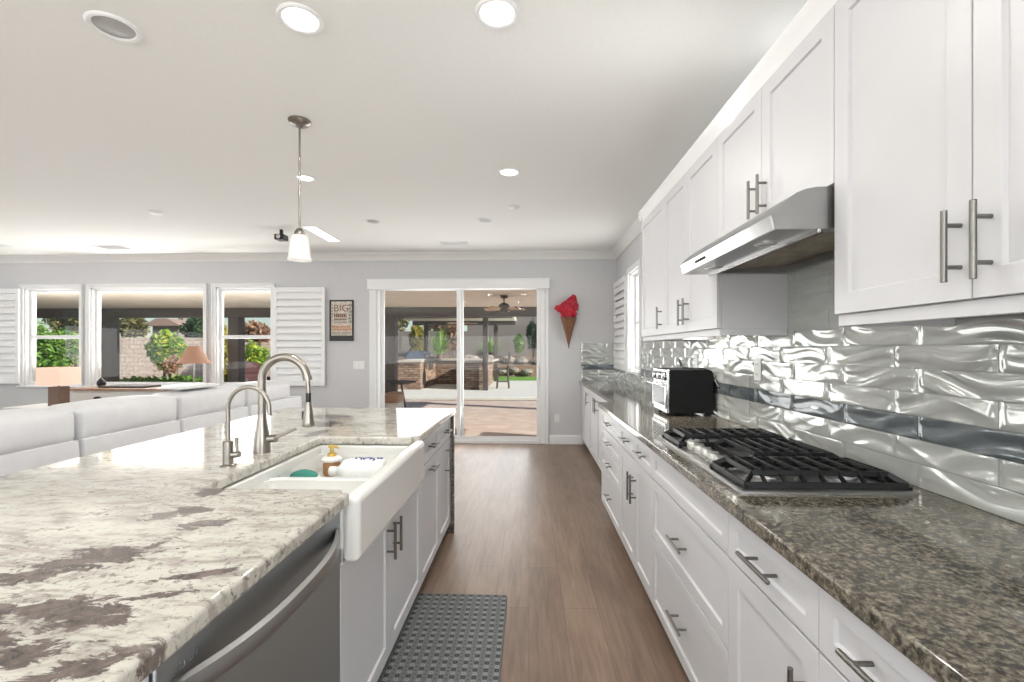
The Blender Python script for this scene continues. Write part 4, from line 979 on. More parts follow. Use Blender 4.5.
vent('white ceiling vent near the crown above the sliding door', -1.15, -0.79, 5.98, 6.13)
vent('white ceiling vent near the crown above the far left windows', -5.85, -5.45, 5.98, 6.26)
vent('white ceiling vent at the left edge of the photo', -7.4, -6.95, 5.86, 6.02)
t = thing('glowing_ceiling_strip', 'bright white rectangular glowing strip flush with the ceiling beside the pendant', 'ceiling light', (-2.49, 5.53, ZC))  # glowing framed rectangle built where the ceiling has a bright patch
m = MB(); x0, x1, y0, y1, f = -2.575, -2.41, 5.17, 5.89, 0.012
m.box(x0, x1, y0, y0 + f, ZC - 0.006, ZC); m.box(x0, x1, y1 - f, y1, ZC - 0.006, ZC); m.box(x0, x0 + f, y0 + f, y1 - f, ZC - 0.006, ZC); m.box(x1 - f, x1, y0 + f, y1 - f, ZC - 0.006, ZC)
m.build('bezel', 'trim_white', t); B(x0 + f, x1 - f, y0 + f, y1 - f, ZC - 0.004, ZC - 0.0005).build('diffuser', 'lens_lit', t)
t = thing('projector', 'small black box hung from the ceiling left of the pendant shade', 'projector', (-2.87, 5.28, 2.6))
MB().box(-2.935, -2.825, 5.25, 5.37, 2.625, 2.69).build('housing', 'black_plastic', t, 0.008)
MB().tube([(-2.88, 5.31, 2.685), (-2.88, 5.31, 2.749)], 0.02, 14).build('mount', 'black_plastic', t)
MB().lathe([(0.025, 0), (0.025, 0.012), (0.018, 0.012), (0.016, 0.004), (0, 0.003)], (-2.88, 5.25, 2.657), 20, mat=Matrix.Rotation(PI / 2, 3, 'X'), caps=False).build('lens', 'chrome', t)
# pendant
px, py = -1.40, 2.79
t = thing('pendant_lamp', 'brushed nickel pendant lamp with a frosted glass shade over the island', 'pendant lamp', (px, py, 2.75))
MB().lathe([(0.066, ZC), (0.066, ZC - 0.010), (0.056, ZC - 0.022), (0.030, ZC - 0.028), (0.022, ZC - 0.040), (0.0, ZC - 0.042)], (px, py, 0), 28, caps=False).build('canopy', 'nickel', t)
MB().tube([(px, py, ZC - 0.04), (px, py, 2.085)], 0.0062, 12).build('rod', 'nickel', t)
MB().lathe([(0.0, 2.094), (0.012, 2.093), (0.022, 2.083), (0.029, 2.068), (0.032, 2.055), (0.032, 2.048)], (px, py, 0), 24, caps=False).build('shade_holder', 'nickel', t)
s = MB().lathe([(0.030, 2.052), (0.044, 2.048), (0.052, 2.028), (0.057, 1.98), (0.063, 1.93), (0.069, 1.898), (0.0665, 1.898), (0.0605, 1.932), (0.0545, 1.98), (0.0495, 2.026), (0.042, 2.044), (0.030, 2.048)], (px, py, 0), 32, caps=False).build('glass_shade', 'frosted_glass', t)
MB().sphere((px, py, 1.965), (0.028, 0.028, 0.042), 18, 12).build('bulb', 'lens_lit', s)
MB().tube([(px, py, 2.05), (px, py, 2.0)], 0.014, 12).build('bulb_socket', 'white_plastic', s)

# ------------------------------------------------------------------ things on the far wall
t = thing('framed_word_sign', 'small framed word sign reading BIG on the grey far wall', 'sign', (-2.727, YF, 1.78))
x0, x1, z0, z1, y = -2.903, -2.551, 1.483, 2.078, YF
m = MB(); f = 0.02; m.box(x0, x1, y - 0.026, y, z0, z0 + f); m.box(x0, x1, y - 0.026, y, z1 - f, z1); m.box(x0, x0 + f, y - 0.026, y, z0 + f, z1 - f); m.box(x1 - f, x1, y - 0.026, y, z0 + f, z1 - f)
m.build('frame', 'black_plastic', t, 0.002)
B(x0 + f, x1 - f, y - 0.012, y - 0.002, z0 + f, z1 - f).build('face', 'sign_face', t)
text('lettering', 'BIG', 0.145, (-2.735, y - 0.0125, 1.955), (PI / 2, 0, 0), 'ink_brown', t)
m = MB(); rg = random.Random(11)
def rows(m, xa, xb, zt, n, h, gap, lo, hi):
    for r in range(n):
        x = xa
        while x < xb - lo:
            w = min(rg.uniform(lo, hi), xb - x); m.box(x, x + w, y - 0.0135, y - 0.0118, zt - r * (h + gap) - h, zt - r * (h + gap)); x += w + 0.006
mm = MB(); rows(mm, -2.84, -2.64, 1.88, 1, 0.055, 0, 0.012, 0.03); rows(mm, -2.84, -2.64, 1.81, 1, 0.03, 0, 0.010, 0.022); mm.build('small_print', 'ink_brown', t, smooth=False)
mm = MB(); rows(mm, -2.87, -2.59, 1.705, 2, 0.032, 0.008, 0.010, 0.022); mm.build('orange_print', 'ink_orange', t, smooth=False)
mm = MB(); rows(mm, -2.84, -2.64, 1.765, 1, 0.022, 0, 0.008, 0.02); rows(mm, -2.875, -2.855, 2.02, 6, 0.03, 0.014, 0.01, 0.02); rows(mm, -2.625, -2.58, 2.02, 6, 0.034, 0.014, 0.012, 0.03); rows(mm, -2.87, -2.59, 1.615, 2, 0.016, 0.008, 0.008, 0.02); mm.build('grey_print', 'ink_grey', t, smooth=False)
B(x0 + f, x1 - f, y - 0.0138, y - 0.011, 1.505, 1.56).build('dark_band', 'black_plastic', t)

t = thing('wall_cone_basket', 'rusty cone basket holding red tissue on the grey far wall', 'wall basket', (0.558, YF - 0.1, 1.39))
cx, cy = 0.558, YF - 0.112
MB().lathe([(0.006, 1.395), (0.010, 1.42), (0.040, 1.55), (0.108, 1.79), (0.112, 1.80), (0.106, 1.80), (0.102, 1.786), (0.034, 1.555), (0.0, 1.47)], (cx, cy, 0), 24, caps=False).build('cone', 'basket_rust', t)
m = MB(); m.tube([(cx + 0.11 * math.cos(a * PI / 16), cy + 0.11 * math.sin(a * PI / 16), 1.80) for a in range(33)], 0.006, 8); m.build('rim_wire', 'stool_metal', t)
MB().tube([(cx, cy, 1.40), (cx, cy, 1.375)], [0.009, 0.006], 10).build('tip', 'stool_metal', t)
rg = random.Random(8); m = MB()
def crumple(m, c, r, n=20, q=12):
    vs = []; fs = []
    for i in range(q + 1):
        for k in range(n):
            th = PI * i / q; ph = 2 * PI * k / n; j = 1 + rg.uniform(-0.17, 0.17)
            vs.append((c[0] + r[0] * j * math.sin(th) * math.cos(ph), c[1] + r[1] * j * math.sin(th) * math.sin(ph), c[2] + r[2] * j * math.cos(th)))
    fs = [(i * n + k, i * n + (k + 1) % n, (i + 1) * n + (k + 1) % n, (i + 1) * n + k) for i in range(q) for k in range(n)]
    m.add(vs, fs)
crumple(m, (cx - 0.005, cy, 1.87), (0.115, 0.085, 0.11)); crumple(m, (cx - 0.085, cy, 1.935), (0.105, 0.06, 0.055)); crumple(m, (cx + 0.03, cy - 0.01, 1.97), (0.10, 0.075, 0.11)); crumple(m, (cx + 0.065, cy, 2.05), (0.055, 0.04, 0.075))
crumple(m, (cx - 0.02, cy, 1.94), (0.115, 0.08, 0.10)); m.build('tissue', 'red_tissue', t, recalc=False, smooth=False)

# ------------------------------------------------------------------ living room
def rbox(x0, x1, y0, y1, z0, z1, name, mat, parent, r=0.04, puff=0.0):
    """soft cushion: a box with rounded edges and slightly swollen faces"""
    n = 8; m = MB(); bm = bmesh.new(); bmesh.ops.create_cube(bm, size=2.0); bmesh.ops.subdivide_edges(bm, edges=bm.edges[:], cuts=n, use_grid_fill=True)
    hx, hy, hz = (x1 - x0) / 2, (y1 - y0) / 2, (z1 - z0) / 2; c = Vector(((x0 + x1) / 2, (y0 + y1) / 2, (z0 + z1) / 2))
    vs = []; bm.verts.index_update()
    for v in bm.verts:
        p = Vector((v.co[0] * hx, v.co[1] * hy, v.co[2] * hz))
        q = Vector([max(-h + r, min(h - r, a)) for a, h in zip(p, (hx, hy, hz))]); d = p - q
        if d.length > 1e-6: p = q + d.normalized() * r
        a, b, g = v.co
        if puff: p += Vector((a * puff * (1 - b * b) * (1 - g * g), 0, g * puff * (1 - a * a) * (1 - b * b)))
        vs.append(p + c)
    m.add(vs, [[v.index for v in f.verts] for f in bm.faces]); bm.free()
    return m.build(name, mat, parent, recalc=True)
t = thing('sectional_sofa', 'long white leather sofa seen from behind beyond the island', 'sofa', (-3.2, 3.7, 0))
ys = [(1.93, 2.765), (2.785, 3.59), (3.605, 4.475), (4.49, 5.33)]
for i, (a, b) in enumerate(ys):
    rbox(-2.98, -2.75 + 0.004 * i, a, b + (0.20 if i == 3 else 0), 0.04, 0.803, 'back_panel', 'sofa_leather', t, 0.028)
    cu = rbox(-3.10, -2.765, a + 0.01, b - 0.005, 0.775, 0.995, 'back_cushion', 'sofa_leather', t, 0.05, 0.02)
    mid = (a + b) / 2
    MB().tube([(-2.768, mid, 0.82), (-2.752, mid, 0.885), (-2.775, mid, 0.955), (-2.84, mid, 1.002), (-2.93, mid, 1.016), (-3.02, mid, 1.0)], 0.0025, 6).build('seam', 'sofa_leather', cu)
    rbox(-3.72, -2.96, a + 0.01, b - 0.005, 0.36, 0.50, 'seat_cushion', 'sofa_leather', t, 0.05, 0.015)
rbox(-3.74, -2.96, 1.93, 5.53, 0.04, 0.37, 'seat_frame', 'sofa_leather', t, 0.03)
rbox(-3.74, -2.98, 5.335, 5.535, 0.36, 0.66, 'armrest', 'sofa_leather', t, 0.06)
t2 = rbox(-3.06, -2.80, 3.70, 4.12, 1.0240, 1.040, 'throw_blanket', 'bottle_white', None, 0.014, 0.004); tag(t2, 'white folded throw lying on top of the sofa back', 'blanket'); 

t = thing('sideboard', 'white sideboard with brown wood top under the big window', 'sideboard', (-5.3, 6.4, 0))
dx0, dx1, dy0, dy1 = -6.28, -4.20, 6.15, 6.60
B(dx0 - 0.02, dx1 + 0.02, dy0 - 0.02, dy1, 0.79, 0.825).build('top', 'table_wood', t, 0.004)
B(dx0, dx1, dy0 + 0.015, dy1 - 0.005, 0.08, 0.79).build('body', 'dresser_white', t, 0.003)
for x in (dx0, dx1 - 0.06):
    for y in (dy0 + 0.02, dy1 - 0.07): B(x, x + 0.06, y, y + 0.06, 0, 0.08).build('leg', 'dresser_white', t)
for k in range(3):
    a = dx0 + 0.07 + k * 0.66; b = a + 0.63
    for z0, z1 in ((0.60, 0.765), (0.35, 0.58), (0.11, 0.33)):
        d = B(a, b, dy0, dy0 + 0.016, z0, z1).build('drawer', 'dresser_white', t, 0.003)
        MB().lathe([(0.0, 0.0), (0.055, 0.004), (0.055, 0.010), (0.04, 0.024), (0.0, 0.028)], ((a + b) / 2, dy0, (z0 + z1) / 2 + 0.01), 18, mat=Matrix.Rotation(PI / 2, 3, 'X') @ Matrix.Diagonal((1, 0.4, 1)), caps=False).build('cup_pull', 'black_plastic', d)
o = MB().prism(rrect(-5.98, -5.30, 6.22, 6.54, 0.04), 'z', 0.8255, 0.85).build('serving_tray', 'wicker_dark', None, 0.004); tag(o, 'flat dark tray lying on the sideboard top under big window', 'tray')
o = MB().lathe([(0.0, 0.8255), (0.035, 0.826), (0.055, 0.86), (0.05, 0.90), (0.03, 0.925), (0.012, 0.95), (0.0, 0.952)], (-6.13, 6.45, 0), 20, caps=False).build('small_jar', 'black_plastic', None); tag(o, 'small round black jar at the left end of the sideboard', 'jar')
# lamp with a tan bell shade on the sideboard
lx, ly = at(194, 360, 6.36)[0], 6.36
t = thing('table_lamp', 'thin stemmed table lamp with flared tan shade on the sideboard', 'lamp', (lx, ly, 0.825))
MB().lathe([(0.0, 0.8255), (0.085, 0.826), (0.085, 0.836), (0.03, 0.85), (0.010, 0.865), (0.0, 0.866)], (lx, ly, 0), 24, caps=False).build('base', 'stool_metal', t)
MB().tube([(lx, ly, 0.85), (lx, ly, 1.34)], 0.010, 10).build('stem', 'nickel', t)
MB().lathe([(0.215, 1.165), (0.185, 1.195), (0.145, 1.26), (0.095, 1.36), (0.075, 1.405), (0.071, 1.405), (0.091, 1.36), (0.141, 1.26), (0.18, 1.197), (0.210, 1.167)], (lx, ly, 0), 32, caps=False).build('lamp_shade', 'shade_tan', t)
MB().sphere((lx, ly, 1.29), 0.03, 14, 8).build('bulb', 'lens_lit', t)
# square lamp on a small white nightstand
qx, qy = at(59, 376, 5.85)[0], 5.85
t = thing('nightstand', 'white nightstand half hidden behind the sofa, under the square lamp', 'nightstand', (qx - 0.03, qy, 0))
B(qx - 0.46, qx + 0.24, qy - 0.24, qy + 0.24, 0.04, 0.60).build('body', 'dresser_white', t, 0.004)
B(qx - 0.48, qx + 0.26, qy - 0.26, qy + 0.26, 0.60, 0.625).build('top', 'dresser_white', t, 0.004)
d = B(qx - 0.42, qx + 0.20, qy - 0.255, qy - 0.24, 0.40, 0.58).build('drawer', 'dresser_white', t, 0.003)
MB().tube([(qx - 0.18, qy - 0.26, 0.49), (qx - 0.16, qy - 0.285, 0.49), (qx - 0.06, qy - 0.285, 0.49), (qx - 0.04, qy - 0.26, 0.49)], 0.006, 8).build('handle', 'black_plastic', d)
t = thing('block_lamp', 'lit lamp with square cream shade on a dark wooden block base', 'lamp', (qx, qy, 0.625))
def rot_sq(h, ang): return [(qx + h * math.sqrt(2) * math.cos(ang + k * PI / 2), qy + h * math.sqrt(2) * math.sin(ang + k * PI / 2)) for k in range(4)]
AN = math.radians(-44)
MB().prism(rot_sq(0.073, AN), 'z', 0.6255, 0.875).build('base', 'brown_wood', t, 0.003)
sp = rot_sq(0.150, AN); si = rot_sq(0.145, AN); m = MB()
vs = [(*p, 0.895) for p in sp] + [(*p, 1.125) for p in sp] + [(*p, 0.895) for p in si] + [(*p, 1.125) for p in si]
fs = []
for k in range(4):
    n = (k + 1) % 4; fs += [(k, n, 4 + n, 4 + k), (8 + k, 12 + k, 12 + n, 8 + n), (4 + k, 4 + n, 12 + n, 12 + k), (k, 8 + k, 8 + n, n)]
m.add(vs, fs).build('lamp_shade', 'shade_linen', t)
MB().tube([(qx, qy, 0.87), (qx, qy, 0.96)], 0.012, 10).build('bulb_socket', 'black_plastic', t)
MB().sphere((qx, qy, 1.0), 0.035, 14, 8).build('bulb', 'lens_lit', t)

# ------------------------------------------------------------------ the yard
GZ = -0.10
struct(B(-34, 26, YF + 0.15, 13.3, -0.4, GZ).build('ground_patio', 'patio_stain'))
struct(B(-34, 26, 13.3, 40, -0.4, GZ - 0.02).build('ground_yard', 'soil'))
struct(MB().box(-6.2, 5.0, 13.3, 20.5, GZ, 0.0).build('ground_pad', 'pale_concrete', None, 0.02))
struct(B(2.2, 14, YB, YF + 0.15, -0.4, GZ).build('ground_side', 'pale_concrete'))
struct(B(-2.0, 9.0, 20.5, 23.6, GZ - 0.02, 0.0).build('lawn_1', 'lawn_green'))
struct(B(-22, -6.2, 13.3, 16.0, GZ - 0.02, 0.02).build('lawn_2', 'lawn_green'))
struct(MB().box(-3.6, 16, 27.0, 27.3, -0.1, 4.2).box(-14, -3.6, 27.0, 27.3, -0.1, 2.45).build('wall_garden', 'garden_stucco'))
struct(B(-30, -7.6, 21.0, 21.25, -0.1, 1.92).build('wall_block', 'block_wall'))
struct(B(2.9, 3.1, -2, YF + 0.15, -0.1, 2.0).build('wall_side', 'block_wall'))  # side wall beyond the counter window, placed and sized to cut low sun
struct(B(XR + 0.15, 3.5, YB, YF + 0.15, 2.5, 2.6).build('sun_block_eave', 'cover_roof'))  # unseen overhang added to block sun at the counter window

def patio_cover(label, x0, x1, y0, y1, zr, zb, posts, pw, roof, beams, pm, loc):
    t = thing('patio_cover', label, 'patio cover', loc)
    B(x0, x1, y0, y1, zr, zr + 0.12).build('roof', roof, t)
    for (a, b, c, d) in beams: B(a, b, c, d, zb, zr).build('beam', 'cover_beam' if pm == 'cover_beam' else 'cover_beam', t, 0.01)
    for (px_, py_) in posts: B(px_ - pw / 2, px_ + pw / 2, py_ - pw / 2, py_ + pw / 2, 0.0 if py_ > 13.3 else GZ, zb).build('post', pm, t, 0.01)
    return t
PY = 11.0
pxs = [(at(391, 350, PY)[0], PY), (at(236.5, 350, PY)[0], PY), (at(110, 350, PY)[0], PY), (at(-60, 350, PY)[0], PY), (1.5, PY)]
patio_cover('low patio cover with tan ceiling attached outside the sliding door', -16, 1.7, YF + 0.16, PY + 0.25, 2.36, 2.14, pxs, 0.26, 'cover_roof', [(-16, 1.7, PY - 0.1, PY + 0.14)], 'cover_beam', (-3, 9, GZ))
QY0, QY1 = 15.55, 20.0
q1 = at(485.5, 350, QY0)[0]; q2 = at(496, 350, QY1)[0]; q3 = at(426, 350, QY1)[0]
patio_cover('freestanding dark wood pavilion over the stone barbecue bar', at(380, 350, QY0)[0], at(516, 350, QY1)[0], 15.0, 20.4, 2.60, 2.42, [(q1, QY0), (q2, QY1), (q3, QY1), (at(393, 350, QY0)[0] - 0.12, QY0)], 0.17, 'cover_roof', [(at(380, 350, QY0)[0], at(516, 350, QY1)[0], QY0 - 0.08, QY0 + 0.08), (at(380, 350, QY0)[0], at(516, 350, QY1)[0], QY1 - 0.08, QY1 + 0.1)], 'cover_beam', (-2, 17, 0))

def fan(label, x, y, zt, R, nb=5):
    t = thing('ceiling_fan', label, 'ceiling fan', (x, y, zt), 'ceiling fans under the patio roofs')
    MB().lathe([(0.075, zt), (0.07, zt - 0.04), (0.03, zt - 0.06), (0.0, zt - 0.06)], (x, y, 0), 20, caps=False).build('canopy', 'fan_bronze', t)
    MB().tube([(x, y, zt - 0.05), (x, y, zt - 0.15)], 0.013, 10).build('rod', 'fan_bronze', t)
    MB().lathe([(0.0, zt - 0.13), (0.05, zt - 0.14), (0.10, zt - 0.18), (0.105, zt - 0.24), (0.07, zt - 0.27), (0.07, zt - 0.31), (0.0, zt - 0.33)], (x, y, 0), 24, caps=False).build('motor', 'fan_bronze', t)
    for k in range(nb):
        a = 2 * PI * k / nb + 0.25; ca, sa = math.cos(a), math.sin(a)
        pts = []
        for r_, w in ((0.10, 0.03), (0.16, 0.045), (R * 0.6, 0.07), (R * 0.92, 0.075), (R, 0.045)):
            pts.append((r_, w))
        vs = []
        for dz in (0, 0.008):
            for r_, w in pts: vs.append((x + ca * r_ - sa * w, y + sa * r_ + ca * w, zt - 0.255 + dz + 0.02)); 
            for r_, w in reversed(pts): vs.append((x + ca * r_ + sa * w, y + sa * r_ - ca * w, zt - 0.255 + dz - 0.015))
        n = 10; fs = [list(range(n)), list(range(2 * n - 1, n - 1, -1))] + [(i, i + n, (i + 1) % n + n, (i + 1) % n) for i in range(n)]
        MB().add(vs, fs).build('blade', 'fan_blade', t)
    return t
fan('bronze ceiling fan seen through the right pane of the sliding door', at(504, 300, 8.6)[0], 8.6, 2.359, 0.40)
fan('bronze ceiling fan farther off, under the pavilion roof', at(461, 320, 17.4)[0], 17.4, 2.599, 0.62)

# stone barbecue bar
t = thing('barbecue_bar', 'stone faced outdoor bar with tan counter under the pavilion', 'outdoor bar', (-2.5, 17, 0))
bx0 = at(397, 350, 15.7)[0]; bxm = at(420, 350, 15.7)[0]; rx0 = at(462, 350, 15.7)[0]; rx1 = at(485, 350, 15.7)[0]
m = MB(); m.box(bx0, bxm, 15.75, 19.0, 0, 0.93); m.box(bx0, rx1, 18.3, 19.0, 0, 0.93); m.box(rx0, rx1, 15.75, 18.3, 0, 0.93); m.build('stone_base', 'ledge_stone', t)
m = MB(); m.box(bx0 - 0.08, bxm + 0.06, 15.68, 19.1, 0.93, 1.0); m.box(bxm + 0.06, rx0 - 0.06, 18.2, 19.1, 0.93, 1.0); m.box(rx0 - 0.06, rx1 + 0.25, 15.68, 19.1, 0.93, 1.0); m.build('counter', 'bar_top', t, 0.01)
m = MB(); m.box(bxm - 0.01, bxm + 0.02, 16.0, 16.5, 0.15, 0.6); m.box(bxm - 0.01, bxm + 0.03, 16.9, 17.7, 0.62, 0.9); m.build('access_doors', 'steel_bright', t, 0.005)
t = thing('barbecue_grill', 'dark domed barbecue grill on the left arm of the stone bar', 'grill', ((bx0 + bxm) / 2, 17.0, 1.0))
gx = (bx0 + bxm) / 2 + 0.05
m = MB().prism([(gx - 0.33, 1.03), (gx + 0.33, 1.03), (gx + 0.34, 1.12), (gx + 0.28, 1.24), (gx + 0.14, 1.32), (gx - 0.10, 1.33), (gx - 0.26, 1.26), (gx - 0.33, 1.14)], 'y', 16.4, 17.5); m.build('lid', 'grill_steel', t, 0.01)
B(gx - 0.34, gx + 0.38, 16.35, 17.55, 1.0, 1.035).build('body', 'steel_bright', t)
MB().tube([(gx + 0.39, 16.55, 1.14), (gx + 0.39, 17.35, 1.14)], 0.02, 10).build('handle', 'steel_bright', t)
for y in (16.5, 16.8, 17.1, 17.4): MB().sphere((gx + 0.40, y, 1.022), 0.018, 12, 8).build('knob', 'black_plastic', t)

def stool(label, x, y):
    t = thing('bar_stool', label, 'bar stool', (x, y, 0), 'bar stools at the stone bar')
    rbox(x - 0.20, x + 0.20, y - 0.20, y + 0.20, 0.66, 0.72, 'seat', 'wicker_dark', t, 0.025)
    for sx in (-1, 1):
        for sy in (-1, 1): MB().tube([(x + sx * 0.17, y + sy * 0.17, 0.67), (x + sx * 0.21, y + sy * 0.21, 0.0)], 0.024, 8).build('leg', 'stool_metal', t)
    m = MB()
    for a, b in (((-1, -1), (1, -1)), ((1, -1), (1, 1)), ((1, 1), (-1, 1)), ((-1, 1), (-1, -1))): m.tube([(x + a[0] * 0.198, y + a[1] * 0.198, 0.24), (x + b[0] * 0.198, y + b[1] * 0.198, 0.24)], 0.012, 8)
    m.build('footrest', 'stool_metal', t)
    m = MB()
    for sy in (-1, 1): m.tube([(x + 0.18, y + sy * 0.18, 0.68), (x + 0.24, y + sy * 0.18, 1.22)], 0.032, 8)
    for k in (0.8, 0.95, 1.08): m.tube([(x + 0.20, y - 0.18, k), (x + 0.20, y + 0.18, k)], 0.030, 8)
    m.tube([(x + 0.24, y - 0.20, 1.22), (x + 0.25, y, 1.25), (x + 0.24, y + 0.20, 1.22)], 0.045, 8); m.build('backrest', 'stool_metal', t)
    return t
s1 = stool('dark metal bar stool standing at the right end of the stone bar', at(503, 370, 16.4)[0], 16.4)

# near patio furniture
tx = at(394, 380, 10.0)[0]
t = thing('patio_table', 'dark round patio table just outside the left door pane', 'patio table', (tx - 0.35, 10.2, GZ))
MB().lathe([(0.0, 0.62), (0.50, 0.62), (0.52, 0.635), (0.52, 0.65), (0.0, 0.655)], (tx - 0.10, 10.2, 0), 32, caps=False).build('top', 'wicker_dark', t)
for k in range(4):
    a = k * PI / 2 + 0.6; MB().tube([(tx - 0.1 + 0.2 * math.cos(a), 10.2 + 0.2 * math.sin(a), 0.62), (tx - 0.1 + 0.34 * math.cos(a), 10.2 + 0.34 * math.sin(a), GZ)], 0.022, 8).build('leg', 'stool_metal', t)
t = thing('patio_ottoman', 'brown and cream patio box seat by the dark patio table', 'ottoman', (tx, 9.2, GZ))
ox0, ox1 = at(383, 400, 9.2)[0], at(398, 400, 9.2)[0]
rbox(ox0, ox1, 9.2, 9.7, 0.28, 0.48, 'cushion', 'table_wood', t, 0.04, 0.01)
rbox(ox0 + 0.01, ox1 - 0.01, 9.21, 9.69, GZ, 0.285, 'base', 'pale_concrete', t, 0.02)
def armchair(label, x, y, rot):
    t = thing('patio_armchair', label, 'armchair', (0, 0, 0))
    rbox(-0.36, 0.36, -0.36, 0.36, 0.24, 0.42, 'seat_cushion', 'red_cushion', t, 0.05, 0.02)
    rbox(-0.34, 0.34, 0.20, 0.38, 0.42, 0.68, 'back_cushion', 'red_cushion', t, 0.06, 0.02)
    rbox(-0.33, 0.33, 0.22, 0.38, 0.66, 1.04, 'head_cushion', 'red_cushion', t, 0.06, 0.02)
    for sx in (-1, 1): rbox(sx * 0.42 - 0.06, sx * 0.42 + 0.06, -0.38, 0.42, 0.05, 0.58, 'armrest', 'wicker_dark', t, 0.03)
    rbox(-0.40, 0.40, -0.38, 0.42, 0.05, 0.25, 'base', 'wicker_dark', t, 0.03)
    for sx in (-1, 1):
        for sy in (-1, 1): MB().tube([(sx * 0.38, sy * 0.34, 0.06), (sx * 0.38, sy * 0.34, 0.0)], 0.025, 8).build('leg', 'stool_metal', t)
    t.location = (x, y, GZ); t.rotation_euler[2] = rot
    return t
armchair('dark patio armchair with red cushions outside the right hand window', at(254, 372, 14.6)[0], 14.6, math.radians(60))

# plants, each its own thing
LEAF = {}
def foliage(m, c, r, n, size, rng, shell=0.55, droop=0.0):
    for _ in range(n):
        while True:
            d = Vector((rng.uniform(-1, 1), rng.uniform(-1, 1), rng.uniform(-1, 1)))
            if 0.05 < d.length < 1: break
        d = d.normalized() * (shell + (1 - shell) * rng.random()) * (0.86 + 0.14 * math.sin(5 * d[0] + 3 * d[2] + 7 * d[1]))
        p = Vector((c[0] + d[0] * r[0], c[1] + d[1] * r[1], c[2] + d[2] * r[2]))
        ax = Vector((rng.uniform(-1, 1), rng.uniform(-1, 1), rng.uniform(-0.6, 0.8))).normalized(); s = size * rng.uniform(0.7, 1.35)
        si = ax.cross(Vector((rng.uniform(-1, 1), rng.uniform(-1, 1), rng.uniform(-1, 1)))).normalized(); nn = ax.cross(si)
        m.add([p - ax * s, p + si * s * 0.42 + nn * s * 0.12, p + ax * s, p - si * s * 0.42 + nn * s * 0.12], [(0, 1, 2, 3)])
def plant(name, label, cat, blobs, x, y, z0, leaf, n, size, trunks=1, seed=0, group=None, tr=0.06):
    rng = random.Random(seed); t = thing(name, label, cat, (x, y, z0), group); m = MB()
    vol = sum(b[3] * b[4] * b[5] for b in blobs) or 1
    for (dx, dy, dz, rx, ry, rz) in blobs: foliage(m, (x + dx, y + dy, z0 + dz), (rx, ry, rz), int(n * rx * ry * rz / vol) + 20, size, rng)
    m.build('foliage', leaf, t, smooth=False, recalc=False)
    m = MB()
    for k in range(trunks):
        b = blobs[k % len(blobs)]; ox = (k - (trunks - 1) / 2) * 0.25
        m.tube([(x + ox, y, z0), (x + ox + b[0] * 0.3, y + b[1] * 0.3, z0 + b[2] * 0.5), (x + ox * 1.5 + b[0] * 0.8, y + b[1] * 0.8, z0 + b[2])], [tr, tr * 0.8, tr * 0.35], 8)
    m.build('trunk', 'bark', t)
    return t
def span(u0, u1, v0, v1, Y):
    (xa, za), (xb, zb) = at(u0, v1, Y), at(u1, v0, Y)
    return (xa + xb) / 2, (xb - xa) / 2, za, zb
def bush(name, label, cat, u0, u1, v0, v1, Y, leaf, n, size, trunks=1, seed=0, group=None, tr=0.05, ground=None, lobes=5):
    x, hw, za, zb = span(u0, u1, v0, v1, Y); g = (GZ - 0.02) if ground is None else ground
    rng = random.Random(seed + 77); hz = (zb - za) / 2; zc = (za + zb) / 2 - g; bl = []
    for i in range(lobes):
        a = 2 * PI * i / lobes + 0.4
        bl.append((hw * 0.42 * math.cos(a), hw * 0.35 * rng.uniform(-1, 1), zc + hz * 0.40 * math.sin(a), hw * 0.58, hw * 0.55, hz * 0.58))
    bl.append((0, 0, zc, hw * 0.7, hw * 0.6, hz * 0.75))
    return plant(name, label, cat, bl, x, Y, g, leaf, n, size, trunks, seed, group, tr)
GT = 'garden trees beyond the patio'
bush('garden_shrub', 'bright green shrub filling the leftmost far window', 'shrub', 14, 78, 316, 392, 13.6, 'leaf_green', 2600, 0.085, 5, 1, GT, 0.035)
bush('garden_shrub', 'dark olive tree showing behind the bright green shrub, leftmost window', 'tree', 50, 100, 300, 338, 18.0, 'leaf_olive', 1500, 0.12, 1, 2, GT)
bush('lemon_tree', 'round yellow green lemon tree in the middle of the big window', 'tree', 143, 190, 328, 374, 15.6, 'leaf_lemon', 3000, 0.085, 2, 3, GT)
bush('olive_tree', 'brownish olive tree above the block wall, left in big window', 'tree', 117, 147, 312, 340, 22.2, 'leaf_olive', 1800, 0.12, 1, 4, GT, 0.12)
bush('pine_tree', 'dark green tree behind the tan lampshade in the big window', 'tree', 181, 214, 314, 348, 22.5, 'leaf_dark', 2000, 0.13, 1, 5, GT, 0.12)
bush('red_leaf_shrub', 'small red leaved shrub below the lemon tree', 'shrub', 164, 180, 354, 376, 13.7, 'leaf_autumn', 700, 0.06, 2, 6, GT, 0.02)
bush('low_hedge', 'low pale green bedding plants along the bottom of the big window', 'shrub', 112, 206, 374, 396, 12.3, 'leaf_green', 1500, 0.07, 3, 7, GT, 0.02, lobes=9)
bush('autumn_shrub', 'orange and green shrub left of the post in the right hand window', 'shrub', 210, 236, 318, 392, 15.0, 'leaf_yellow', 1500, 0.09, 2, 8, GT)
bush('green_shrub', 'leafy green shrub behind the red cushioned armchair', 'shrub', 240, 272, 338, 384, 17.5, 'leaf_lemon', 1700, 0.08, 2, 9, GT)
bush('autumn_tree', 'rust coloured tree against the sky in the right hand window', 'tree', 238, 276, 320, 345, 20.0, 'leaf_autumn', 1500, 0.11, 1, 10, GT, 0.1)
bush('yellow_tree', 'yellow leaved tree behind the domed grill', 'tree', 408, 428, 323, 358, 24.6, 'leaf_yellow', 2600, 0.14, 2, 11, GT)
